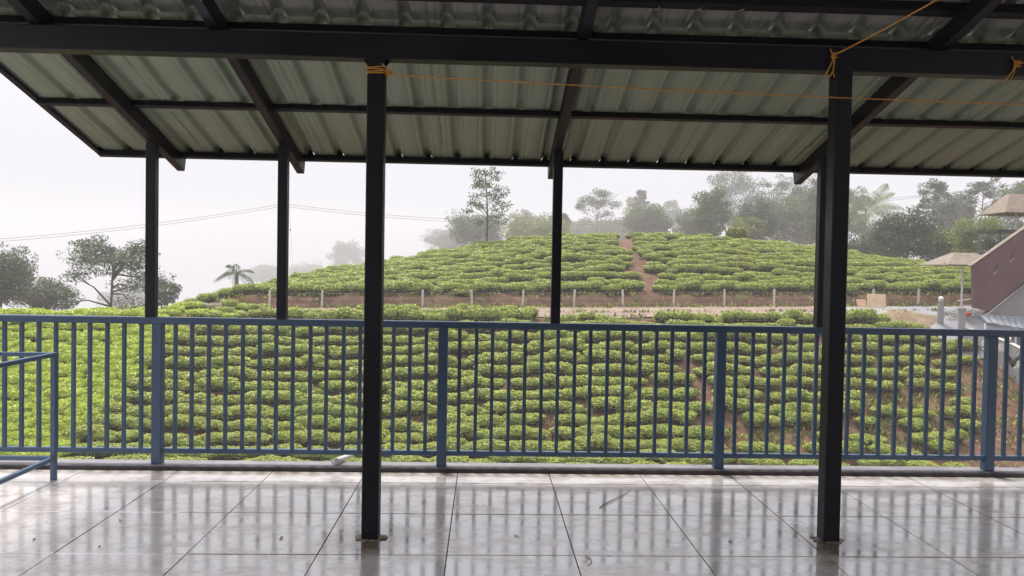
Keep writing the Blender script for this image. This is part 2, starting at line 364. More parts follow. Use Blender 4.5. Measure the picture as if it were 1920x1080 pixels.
# ------------------------------------------------------------------ roof of the veranda
RS = 0.27
def zs(y): return 2.60 - RS * (y - 5.87)
PER, RX0, RX1 = 0.242, -3.17, 6.75
roof = tag(empty('veranda_roof', (0, 5.87, 0)), 'sloping ribbed metal veranda roof on dark steel rafters and beam', 'roof')
def rp(o): o.matrix_parent_inverse = Matrix.Translation((0, -5.87, 0)); return o
def sheet_mesh(y0, y1, lift, ny=12, seed=0, cut=-1.0, mat='sheet'):
    """one roofing sheet, four ribs wide, local x from 0; ribs stand up, pans face down"""
    prof = []
    for k in range(4):
        o = k * PER
        prof += [(o, 0), (o+0.052, 0), (o+0.055, 0.003), (o+0.060, 0), (o+0.080, 0), (o+0.090, 0.020), (o+0.098, 0.036), (o+0.108, 0.043), (o+0.134, 0.043),
                 (o+0.144, 0.036), (o+0.152, 0.020), (o+0.162, 0), (o+0.182, 0), (o+0.187, 0.003), (o+0.190, 0)]
    prof.append((4*PER + 0.012, 0.001)); prof = [p for p in prof if p[0] > cut]
    r = random.Random(seed); V = []; ph = r.uniform(0, 6)
    for j in range(ny + 1):
        y = y0 + (y1 - y0) * j / ny
        for x, z in prof: V.append((x, y, zs(y) + lift + z + 0.0025 * math.sin(5.3*y + ph) * math.sin(3*x + ph)))
    n = len(prof); q = [(j*n+i, (j+1)*n+i, (j+1)*n+i+1, j*n+i+1) for j in range(ny) for i in range(n-1)]
    return quads_mesh('roof_sheet', V, q, [M[mat]])
low = [sheet_mesh(4.45, 6.40, 0.006, 12, s) for s in range(3)]; upm = [sheet_mesh(-4.0, 4.62, 0.052, 20, s, -1.0, 'sheet_upper') for s in range(3)]
XS0 = -0.121 - 13 * PER; CUT = 0.105
first = (sheet_mesh(4.45, 6.40, 0.006, 12, 7, CUT), sheet_mesh(-4.0, 4.62, 0.052, 20, 8, CUT, 'sheet_upper'))
for k in range(11):
    for tier, ms in enumerate((low, upm)):
        o = rp(link('roof_sheet', ms[k % 3] if k else first[tier], roof, (XS0 + 4*PER*k, 0, 0.0012 * (k % 2)))); md = o.modifiers.new('thickness', 'SOLIDIFY'); md.thickness = 0.0016; md.offset = 1
xl = XS0 + CUT                     # outer edge of the first sheet
b = MB(); y0, y1 = 6.41, -4.0
b.extrude([(xl-0.012, y0, zs(y0)-0.02), (xl+0.03, y0, zs(y0)-0.02), (xl+0.03, y0, zs(y0)+0.0), (xl-0.006, y0, zs(y0)+0.0), (xl-0.006, y0, zs(y0)+0.075), (xl-0.012, y0, zs(y0)+0.075)], (0, y1-y0, zs(y1)-zs(y0)))
rp(b.build('edge_flashing', M['navy'], roof))
RAF = [-2.525, -1.545, 0.545, 2.645, 4.75]
for x in RAF:
    zb = lambda y: zs(y) - 0.062
    rp(MB().prism((x, -4.0, zb(-4.0)), (x, 6.445, zb(6.445)), 0.062, 0.112, 0.004, (0, RS, 1)).build('rafter', M['navy'], roof))
for y, s in ((6.345, 0.045), (5.49, 0.042), (4.52, 0.045), (4.23, 0.060), (3.1, 0.05), (2.0, 0.05), (0.8, 0.05), (-0.6, 0.05), (-2.0, 0.05)):
    lift = 0.052 if y < 4.4 else 0.0
    rp(MB().prism((xl+0.02, y, zs(y) - s/2 + lift - 0.003), (RX1, y, zs(y) - s/2 + lift - 0.003), s, s, 0.003, (0, RS, 1)).build('purlin', M['navy'], roof))
fl = MB()  # added plugs that stop daylight dots showing through the rib ends
for k in range(-13, 28):
    c_ = 0.121*0 + PER*k; y = 6.372
    fl.extrude([(c_-0.040, y, zs(y)-0.004), (c_+0.040, y, zs(y)-0.004), (c_+0.014, y, zs(y)+0.045), (c_-0.014, y, zs(y)+0.045)], (0, 0.016, -0.016*RS))
rp(fl.build('rib_light_plug', M['navy'], roof))
rp(MB().prism((-5.2, 4.405, 2.806), (7.2, 4.405, 2.806), 0.098, 0.136, 0.005).build('beam', M['navy'], roof))

def column(x, y, label):
    t = tag(empty('steel_column', (x, y, 0)), label, 'column')
    link('shaft', MB().prism((0, 0, 0.001), (0, 0, 2.737), 0.098, 0.098, 0.006).mesh('shaft', M['navy']), t)
    g = MB()
    for s in (-1, 1): g.extrude([(s*0.049, -0.003, 2.737), (s*0.075, -0.003, 2.737), (s*0.066, -0.003, 2.722), (s*0.049, -0.003, 2.700)], (0, 0.006, 0))
    link('gusset', g.mesh('gusset', M['navy']), t)
    r = random.Random(int(x*10)); n = 26; pts = []
    for k in range(n):
        a = 2*math.pi*k/n; rr = 0.085 + 0.03*abs(math.cos(a)) + r.uniform(-0.02, 0.03)
        pts.append((rr*math.cos(a)*1.0, rr*math.sin(a)*0.8))
    b = MB(); vs = [(px*0.74, py*0.86, 0.0008) for px, py in pts] + [(px*0.66, py*0.74, 0.007 + 0.003*math.sin(5*px/0.02)) for px, py in pts] + [(0, 0, 0.018)]
    fs = [(k, (k+1) % n, n+(k+1) % n, n+k) for k in range(n)] + [(n+k, n+(k+1) % n, 2*n) for k in range(n)]
    b.add(vs, fs); link('mortar_patch', b.mesh('mortar_patch', M['mortar'], True), t)
    return t
column(-0.632, 4.400, 'dark navy steel column with orange rope wound round its top')
column(2.050, 4.405, 'dark navy steel column below the orange rope knotted over the beam')
ths = ['nearest the open roof edge', 'second from the roof edge', 'mid span before the hilltop', 'beside the rope-knotted column']
for x, s in zip((-2.53, -1.545, 0.55, 2.63), ths):
    o = link('eave_post', MB().prism((0, 0, 1.1565), (0, 0, zs(5.90) - 0.118), 0.072, 0.072, 0.005).mesh('eave_post', M['navy']), None, (x, 5.90, 0))
    tag(o, 'slim dark post on the railing under the eave, ' + s, 'post', 'slim posts between railing and eave')

# ------------------------------------------------------------------ railing
YR = 5.90
rail = tag(empty('railing', (0, YR, 0)), 'long blue painted steel railing with upright bars along the veranda edge', 'railing')
PX = [-2.475 + 2.163 * k for k in range(-2, 5)]
x0, x1 = PX[0], PX[-1]
link('top_rail', MB().prism((x0-0.04, 0, 1.129), (x1+0.04, 0, 1.129), 0.075, 0.052, 0.005).mesh('top_rail', M['blue']), rail)
link('bottom_rail', MB().prism((x0, 0, 0.135), (x1, 0, 0.135), 0.038, 0.038, 0.004).mesh('bottom_rail', M['blue']), rail)
pm = MB().prism((0, 0, 0.036), (0, 0, 1.1025), 0.074, 0.074, 0.005).mesh('railing_post', M['blue'])
bm_ = MB().prism((0, 0, 0.1545), (0, 0, 1.1025), 0.027, 0.027, 0.003).mesh('baluster', M['blue'])
for k, x in enumerate(PX):
    link('post', pm, rail, (x, 0, 0))
    if k < len(PX) - 1:
        for j in range(1, 17): link('baluster', bm_, rail, (x + 2.163 * j / 17 + rnd.uniform(-.003, .003), 0, 0), (0, rnd.uniform(-.002, .002), 0))

# low frame at the end of the floor
fr = tag(empty('guard_frame', (-3.06, 5.55, 0)), 'low light blue tubular guard frame standing on the floor', 'guard rail')
for (x, y) in ((0, 0), (-1.7, 0), (0, -2.6), (-1.7, -2.6)):
    link('leg', MB().prism((x, y, 0), (x, y, 0.9135), 0.036, 0.036, 0.004).mesh('leg', M['blue_light']), fr)
for z in (0.898, 0.155):
    for y in (0, -2.6): link('cross_bar', MB().prism((-1.68, y, z), (-0.0185, y, z), 0.030, 0.030, 0.003).mesh('cross_bar', M['blue_light']), fr)
    for x in (0, -1.7): link('side_bar', MB().prism((x, -2.58, z+0.001), (x, -0.0185, z+0.001), 0.030, 0.030, 0.003).mesh('side_bar', M['blue_light']), fr)

# ------------------------------------------------------------------ ropes, strings, floor litter
def curve(a, b, n, sag=0.0, wob=0.0, seed=1):
    r = random.Random(seed); a, b = Vector(a), Vector(b); out = []
    for i in range(n + 1):
        t = i / n; p = a.lerp(b, t); p.z -= sag * 4 * t * (1 - t); p += Vector((r.uniform(-wob, wob), r.uniform(-wob, wob), r.uniform(-wob, wob))); out.append(p)
    return out
def loop(cx, cy, z, w, r, tilt, n=20):
    pts = []
    for i in range(n + 1):
        a = 2*math.pi*i/n; ca, sa = math.cos(a), math.sin(a); k = max(abs(ca), abs(sa))
        pts.append((cx + w*ca/k, cy + w*sa/k, z + tilt*ca))
    return pts
line = tag(empty('clothesline', at(735, 140, 4.33)), 'thin orange rope line tied round the column and strung across the veranda', 'rope')
b = MB()
for k, (dz, t) in enumerate(((0, .004), (.012, -.003), (.022, .006), (-.010, .002))): b.tube(loop(-0.632, 4.400, 2.665+dz, 0.0535, 0, t), 0.0038, 5)
kn = at(730, 137, 4.335)
r = random.Random(3)
b.tube([kn + Vector((math.sin(i*1.9)*0.020*r.uniform(.6, 1.2), math.cos(i*2.3)*0.010, math.sin(i*1.1)*0.014)) for i in range(16)], 0.0042, 5)
b.tube([kn, kn + Vector((-0.02, -.01, 0.03)), kn + Vector((-0.04, -.012, 0.05))], 0.003, 5)
wparent(b.build('knot', M['rope']), line)
e = at(1925, 187, 4.315); e2 = e + (e - at(735, 140, 4.33)) * 0.55
wparent(MB().tube(curve(at(735, 140, 4.33), e2, 40, 0.03, 0.001), 0.0034, 5).build('strand', M['rope']), line)

def beam_knot(name, px, label, run):
    c = at(px, 104, 4.345); t = tag(empty(name, c), label, 'rope')
    b = MB(); r = random.Random(px)
    b.tube([c + Vector((math.sin(i*1.9)*0.018, math.cos(i*2.3)*0.008 - 0.006, math.sin(i*1.3)*0.016)) for i in range(14)], 0.0045, 5)
    b.tube([c, c + Vector((-.008, -.004, -.035)), c + Vector((-0.03, -.002, -.085)), c + Vector((-.034, .02, -.108)), c + Vector((-.02, .06, -.108))], 0.004, 5)
    b.tube([c, c + Vector((.003, -.004, -.035)), c + Vector((0.0, -.002, -.085)), c + Vector((-.004, .02, -.108)), c + Vector((-.003, .06, -.106))], 0.004, 5)
    b.tube([c, c + Vector((-.012, -.006, .012)), c + Vector((-.024, -.006, .035))], 0.003, 5)
    b.tube([c + Vector((0, -.004, -.1)), c + Vector((.006, -.006, -.125))], 0.003, 5)
    wparent(b.build('knot', M['rope']), t)
    q = at(*run); d = (q - c); wparent(MB().tube(curve(c, c + d * 2.2, 24, 0.02, 0.001), 0.0042, 5).build('strand', M['rope']), t)
beam_knot('rope', 1563, 'orange rope knotted over the beam and running up to the roof', (1742, 0, 3.7))
c = at(1905, 120, 4.345)
t = tag(empty('rope', c), 'short orange rope tied in a knot on the beam at the picture edge', 'rope')
b = MB()
b.tube([c + Vector((math.sin(i*1.9)*0.02, math.cos(i*2.3)*0.008 - .006, math.sin(i*1.3)*0.018)) for i in range(14)], 0.0045, 5)
b.tube([c, c + Vector((-.02, -.004, -.04)), c + Vector((-.05, 0, -.085)), c + Vector((-.045, .05, -.09))], 0.004, 5)
b.tube([c, c + Vector((-.012, -.004, -.05)), c + Vector((-.035, -.004, -.10))], 0.003, 5)
b.tube([c, c + Vector((-.03, -.006, .04))], 0.0025, 5)
b.tube([c, c + Vector((.06, -.05, .005)), c + Vector((.4, -.5, .06))], 0.004, 5)
wparent(b.build('knot', M['rope']), t)
for px, lab in ((1232, 'nearest the rafter'), (1310, 'middle of the three'), (1390, 'nearest the orange rope')):
    a = at(px+6, -12, 4.2); a.z = zs(4.2) - 0.03; e = at(px - 3, 20, 4.2)
    tag(MB().tube([a, a.lerp(e, .4) + Vector((.004, 0, 0)), a.lerp(e, .8) + Vector((-.006, 0, 0)), e], 0.0022, 5).build('string', M['string']), 'short pale string hanging from the roof purlin, ' + lab, 'string', 'strings on the purlin')
pp = atz(641, 862, 0.05)
o = tag(MB().tube([(pp.x-0.04, 5.86, 0.066), (pp.x+0.02, 6.01, 0.064), (pp.x+0.05, 6.10, 0.062)], 0.02, 14).build('drain_pipe', M['pvc'], smooth=True), 'short white pipe lying across the kerb', 'pipe')
p = atz(1124, 953, 0); q = atz(1181, 921, 0)
tag(MB().tube([(p.x, p.y, .006), (p.x*.7+q.x*.3, p.y*.7+q.y*.3, .008), (p.x*.3+q.x*.7+.012, p.y*.3+q.y*.7, .007), (q.x, q.y, .006)], [.0032, .003, .0025, .0015], 6).build('twig', M['twig']), 'straight dry twig lying on the wet floor', 'twig')
p = atz(1098, 1043, 0)
tag(MB().tube([(p.x, p.y, .004), (p.x+.022, p.y-.05, .004), (p.x+.018, p.y-.10, .004), (p.x-.01, p.y-.14, .004)], [.0022, .0022, .002, .0012], 5).build('root_fibre', M['twig']), 'thin curved fibre on the floor by a joint', 'twig')
lit = [(527, 1010), (1370, 1018), (225, 977), (64, 1013), (186, 1027), (968, 1005)]
wh = ['below the first column base, largest', 'under the second railing bay', 'near the low blue frame', 'at the near edge by the frame', 'one panel in from the edge', 'on the middle panels', 'by the curved fibre', 'on the nearest middle panel', 'beyond the rope-knotted column']
for (px, py), w in zip(lit, wh):
    p = atz(px, py, 0); r = random.Random(px); s = r.uniform(.006, .012); n = 7
    ring = [(s*(1.5+r.uniform(-.3, .3))*math.cos(2*math.pi*k/n), s*r.uniform(.5, .9)*math.sin(2*math.pi*k/n), r.uniform(.002, .009)) for k in range(n)]
    me = MB().add(ring + [(0, 0, .004)] + [(x, y, z-.0012) for x, y, z in ring], [(k, (k+1) % n, n) for k in range(n)] + [(n+1+k, k, (k+1) % n, n+1+(k+1) % n) for k in range(n)]).mesh('dry_leaf', M['twig'])
    tag(link('dry_leaf', me, None, (p.x, p.y, 0.0012), (0, 0, r.uniform(0, 3))), 'small dry leaf scrap on the floor, ' + w, 'leaf', 'leaf scraps on the floor')

# ------------------------------------------------------------------ tea bushes
def leaf_quads(P, A, Nn, Ln, W):
    """diamond leaves: P base points, A axis, Nn face normal, lengths, widths -> verts (n,4,3)"""
    S = np.cross(A, Nn); S /= np.linalg.norm(S, axis=1, keepdims=True) + 1e-9
    mid = P + A * (Ln * 0.5)[:, None]
    return np.stack([P, mid + S * (W * 0.5)[:, None] - Nn * (W * 0.12)[:, None], P + A * Ln[:, None], mid - S * (W * 0.5)[:, None] - Nn * (W * 0.12)[:, None]], 1)
def unit(v): return v / (np.linalg.norm(v, axis=1, keepdims=True) + 1e-9)
def bush_geo(seed, nl, ll, w=0.46, d=0.42, h=BH):
    g = np.random.default_rng(seed)
    ntop = int(nl * 0.66); u = g.random(nl)
    az = g.random(nl) * 2 * np.pi
    lob = 1 + 0.10 * np.sin(3 * az + g.random() * 6) + 0.07 * np.sin(5 * az + g.random() * 6)
    top = np.arange(nl) < ntop
    rr = np.where(top, np.sqrt(u) * 0.97, 0.90 + 0.12 * g.random(nl)) * lob
    lump = 0.05 * np.sin(9 * rr * np.cos(az) + seed) * np.sin(8 * rr * np.sin(az) + 2 * seed)
    z = np.where(top, h * (1 - 0.26 * np.clip(rr, 0, 1.2) ** 4.5) + lump * 0.8, h * (0.26 + 0.48 * g.random(nl)))
    rr = np.where(top, rr, rr * (0.66 + 0.38 * z / h))
    P = np.stack([w * rr * np.cos(az), d * rr * np.sin(az), z], 1)
    out = np.stack([np.cos(az), np.sin(az), np.zeros(nl)], 1)
    upv = np.array([0, 0, 1.0])
    nrm = unit(np.where(top[:, None], upv * 1.0 + out * 0.5 * (rr ** 2)[:, None], out + upv * 0.35) + g.normal(0, 0.32, (nl, 3)))
    ax = unit(g.normal(0, 1, (nl, 3)) + out * 0.5 + upv * np.where(top, 0.45, 0.1)[:, None])
    ax = unit(ax - nrm * (ax * nrm).sum(1, keepdims=True) * 0.75)
    Ln = ll * (0.7 + 0.6 * g.random(nl)); V = leaf_quads(P - ax * (Ln * 0.4)[:, None], ax, nrm, Ln, Ln * 0.52).reshape(-1, 3)
    Q = np.arange(nl * 4).reshape(-1, 4)
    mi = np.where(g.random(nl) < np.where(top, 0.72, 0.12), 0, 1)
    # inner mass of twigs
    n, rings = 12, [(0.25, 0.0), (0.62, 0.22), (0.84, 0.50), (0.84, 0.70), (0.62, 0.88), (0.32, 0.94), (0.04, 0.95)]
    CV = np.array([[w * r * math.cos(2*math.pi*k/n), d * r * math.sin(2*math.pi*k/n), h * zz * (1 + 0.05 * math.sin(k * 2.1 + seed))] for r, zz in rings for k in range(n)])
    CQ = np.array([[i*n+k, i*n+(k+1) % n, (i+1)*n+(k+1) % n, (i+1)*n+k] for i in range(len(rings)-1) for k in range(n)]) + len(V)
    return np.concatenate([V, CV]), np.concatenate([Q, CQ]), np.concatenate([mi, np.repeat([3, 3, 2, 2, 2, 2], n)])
NEARG = [bush_geo(s, 1250, 0.066) for s in range(8)]
FARG = [bush_geo(s + 50, 460, 0.096) for s in range(8)]
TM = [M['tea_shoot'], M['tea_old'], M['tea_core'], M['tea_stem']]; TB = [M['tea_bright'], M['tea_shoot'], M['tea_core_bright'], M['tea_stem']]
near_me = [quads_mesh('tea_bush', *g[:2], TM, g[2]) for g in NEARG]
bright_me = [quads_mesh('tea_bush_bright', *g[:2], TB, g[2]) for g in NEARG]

rg = random.Random(11)
# bare patches of soil among the near rows, given as image-plane hints turned into ground spots
def on_ground(px, py):
    v = ray(px, py)
    for k in range(2400):
        t = 20 + k * 0.02; x, y, z = v[0]*t/v[1], t, v[2]*t/v[1] + EYE
        if z < zg(x, y) + 0.25: return x, y
    return v[0]*45/v[1], 45
BARE = [(on_ground(px, py), rx, ry) for px, py, rx, ry in ((1375, 800, .9, 1.0), (1440, 815, 1.0, .5), (1510, 808, 1.0, .55), (1030, 800, .5, .8), (1095, 770, .35, .5), (1752, 700, .4, 1.0),
        (1665, 790, .7, .5), (1672, 818, .8, .5), (1725, 745, .8, .5), (1650, 748, .6, .35), (1460, 735, .8, .3), (1610, 690, .5, .3), (1670, 688, .5, .3), (1770, 800, .7, .35), (1840, 790, .5, .6),
        (1880, 735, .8, .6), (1905, 800, .5, .4), (500, 715, .4, .3), (525, 812, .4, .4), (770, 760, .5, .4), (800, 800, .4, .35), (660, 725, .3, .3), (760, 690, .6, .3), (1848, 690, .6, .6))]
p_top, p_bot = on_ground(1262, 628), on_ground(1385, 850)
def near_ok(x, y):
    tp = (y - p_bot[1]) / (p_top[1] - p_bot[1]); px = p_bot[0] + (p_top[0] - p_bot[0]) * tp
    if abs(x - px - 0.12*math.sin(2*y)) < 0.46: return False
    return all(((x-c[0])/rx)**2 + ((y-c[1])/ry)**2 > 1 for c, rx, ry in BARE)
bl_top, bl_bot = on_ground(345, 612), on_ground(120, 850)
def is_bright(x, y):
    t = (y - bl_bot[1]) / (bl_top[1] - bl_bot[1]); return x < bl_bot[0] + (bl_top[0] - bl_bot[0]) * t + 0.35 * math.sin(1.3 * y)
ROWOF = {}; CUR = [None]
spots = []        # x, y, z, rot, sx, sy, sz, bright
def put(x, y, s=1.0, sz=1.0, bright=False, wx=1.0):
    ROWOF[len(spots)] = CUR[0]
    spots.append((x, y, float(zg(x, y)) + float(bumps(x, y)) - 0.04, rg.choice((0, math.pi)) + rg.uniform(-.35, .35), s*wx*rg.uniform(.80, 1.22), s*rg.uniform(.84, 1.16), sz*rg.uniform(.78, 1.16), bright))
rows = [26.6, 27.6, 28.5, 29.35, 30.18, 31.0, 31.83, 32.67, 33.53, 34.42, 35.34, 36.3, 37.3, 38.3, 39.3, 40.3]
for k, Y in enumerate(rows):
    CUR[0] = Y; ph = rg.uniform(0, 6); x = -30 + rg.random()
    while x < 0.62 * Y + 3:
        y = Y + 0.20 * math.sin(0.21 * x + 0.12 * ph) + 0.07 * math.sin(0.9 * x + 2*ph) + rg.uniform(-.05, .05)
        br = is_bright(x, y)
        sparse = x > 0.36 * y
        lim = 23.2 if y > 38.5 else 0.66 * y
        if x < lim and near_ok(x, y) and rg.random() > (0.10 if sparse else (0.0 if br else 0.02)):
            put(x, y, 0.96 if sparse else 0.99, 0.90, br, 1.36)
        x += rg.uniform(.46, .70) if not sparse else rg.uniform(.56, .85)
    if True:                                       # the fresh flush at that end is nearly closed
        x = -30; CUR[0] = Y + 0.5
        while x < -4:
            y = Y + 0.5 + rg.uniform(-.1, .1)
            if is_bright(x, y) and y < 40.6: put(x, y, 0.92, 0.93, True, 1.05)
            x += rg.uniform(.6, .8)
for Y in (40.9, 41.5, 42.1, 42.8):
    x = -32.0
    while x < at(285, 590, Y).x: put(x, Y + rg.uniform(-.1, .1), 1.05, .9, True, 1.1); x += rg.uniform(.6, .8)
for px0, px1, Y, sz in ((555, 990, 41.15, 1.25), (545, 720, 41.9, 1.05), (1055, 1165, 41.0, 1.0), (1240, 1535, 41.05, 1.0), (1585, 1655, 40.9, 1.35), (730, 1000, 41.7, 1.15)):
    x, xe = at(px0, 590, Y).x, at(px1, 590, Y).x
    while x < xe: put(x, Y + rg.uniform(-.1, .1), 1.05, sz); x += rg.uniform(.55, .75)
n_near = len(spots)
# rows on the hill hug the crest
h_top, h_bot = at(1166, 448, 62.5), at(1212, 540, 48)
for k in range(15):
    x = -25.0
    while x < 42:
        yc = float(np.interp(x, CX, CY)); w = 0.14 * math.sin(0.33*x + k*1.7) + 0.05*math.sin(1.1*x + k)
        y = yc - 0.15 - 1.24 * k + w
        t = (y - h_bot.y) / (h_top.y - h_bot.y); pxx = h_bot.x + (h_top.x - h_bot.x) * t
        zr = float(zg(x, y))
        left_clear = x < -13 and k > 1 and rg.random() < 0.25
        if y > 47.55 and abs(x - pxx - .2*math.sin(1.3*y)) > 0.66 and not (abs(pxx + 1.0 - x) < .8 and k in (1, 2)) and rg.random() > 0.012 and not left_clear:
            put(x, y, 0.98, 0.92, False, 1.6)
        x += rg.uniform(.62, .8)
x = -20.0
while x < 40:                                      # the lowest row, along the lip of the bank
    yc = float(np.interp(x, CX, CY))
    if yc > 49.2 and not abs(x - h_bot.x) < 0.5: put(x, 47.72 + rg.uniform(-.08, .1), 1.05, 1.05, False, 1.1)
    x += rg.uniform(.6, .78)
for px, py in ((300, 588), (330, 583), (345, 575), (375, 590), (420, 585), (455, 592), (500, 590), (540, 592), (280, 594), (400, 592), (430, 575), (470, 580)):
    x, y = on_ground(px, py); put(x, min(y, 47), 1.15, 0.9, px < 400); put(x + .6, min(y, 47) + .2, 1.05, 0.8, px < 440)

def in_view(p):
    v = np.array([p[0], p[1], p[2] + 0.4 - EYE]); w = v @ FW; px = 960 + FPX * (v @ RT) / w; py = 540 - FPX * (v @ UP) / w
    return -30 < px < 1950 and py < 880
order = sorted([i for i in range(n_near) if in_view(spots[i])], key=lambda i: spots[i][1])
single = set(order[:300])
def nth(n): return '%d%s' % (n, 'th' if 10 < n % 100 < 14 else {1: 'st', 2: 'nd', 3: 'rd'}.get(n % 10, 'th'))
rowk = {True: sorted({ROWOF[i] for i in single if spots[i][7]}), False: sorted({ROWOF[i] for i in single if not spots[i][7]})}
for br in (True, False):
    for k, Yk in enumerate(rowk[br]):
        for q, i in enumerate(sorted([i for i in single if ROWOF[i] == Yk and spots[i][7] == br], key=lambda i: spots[i][0])):
            x, y, z, r, a, b_, c_, _ = spots[i]
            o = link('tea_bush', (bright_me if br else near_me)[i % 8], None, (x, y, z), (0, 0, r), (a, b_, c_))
            tag(o, '%s tea bush, %s from the left in the %s row above the kerb' % ('bright yellow-green' if br else 'dark green', nth(q + 1), nth(k + 1)), 'tea bush',
                'bright tea bushes in the nearest rows' if br else 'dark tea bushes in the nearest rows')
VV, QQ, MM, off = [], [], [], 0
for i, (x, y, z, r, a, b_, c_, br) in enumerate(spots):
    if i in single: continue
    V, Qd, mi = FARG[i % 8]
    ca, sa = math.cos(r), math.sin(r)
    W = np.stack([x + (V[:, 0]*a*ca - V[:, 1]*b_*sa), y + (V[:, 0]*a*sa + V[:, 1]*b_*ca), z + V[:, 2]*c_], 1)
    VV.append(W); QQ.append(Qd + off); off += len(V)
    MM.append(np.where(mi == 0, 4, np.where(mi == 1, 0, np.where(mi == 2, 5, mi))) if br else mi)
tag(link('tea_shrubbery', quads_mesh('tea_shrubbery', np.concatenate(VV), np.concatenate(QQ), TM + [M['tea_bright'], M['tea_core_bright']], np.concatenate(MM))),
    'clipped green tea rows covering the upper field and the round hill', 'tea rows', kind='stuff')

# low weeds on bare soil and along the bank
g = np.random.default_rng(77)
wx, wy = [], []
for (c, rx, ry) in BARE:
    n = 60; wx.append(c[0] + g.normal(0, rx, n)); wy.append(c[1] + g.normal(0, ry, n))
n = 1500; wx.append(g.uniform(-20, 34, n)); wy.append(g.choice([46.55, 47.25, 41.5], n) + g.normal(0, .12, n))
n = 500; wx.append(g.uniform(14, 23, n)); wy.append(g.uniform(28, 40, n))
n = 1400; wx.append(g.uniform(-20, 30, n)); wy.append(g.choice([43.9, 42.0, 46.1], n) + g.normal(0, .16, n))
n = 900; wx.append(g.uniform(-27, -14, n)); wy.append(g.uniform(41, 47, n))
n = 2500; wx.append(g.uniform(-20, 22, n)); wy.append(g.uniform(25, 29, n))
wx = np.concatenate(wx); wy = np.concatenate(wy); n = len(wx)
keep = np.ones(n, bool); k = 5
wx = np.repeat(wx, k) + g.normal(0, .06, n*k); wy = np.repeat(wy, k) + g.normal(0, .06, n*k); n = len(wx)
P = np.stack([wx, wy, zg(wx, wy) + bumps(wx, wy)*0.6], 1)
ax = unit(g.normal(0, .55, (n, 3)) + np.array([0, 0, 1.0])); nr = unit(g.normal(0, 1, (n, 3))); nr = unit(nr - ax * (ax*nr).sum(1, keepdims=True))
Ln = g.uniform(.10, .30, n)
tag(link('weeds', quads_mesh('weeds', leaf_quads(P, ax, nr, Ln, Ln*0.28).reshape(-1, 3), np.arange(n*4).reshape(-1, 4), [M['tea_shoot'], M['leaf_brown'], M['leaf_mid']], g.integers(0, 3, n))),
    'loose weeds and dry grass on the bare soil', 'weeds', kind='stuff')

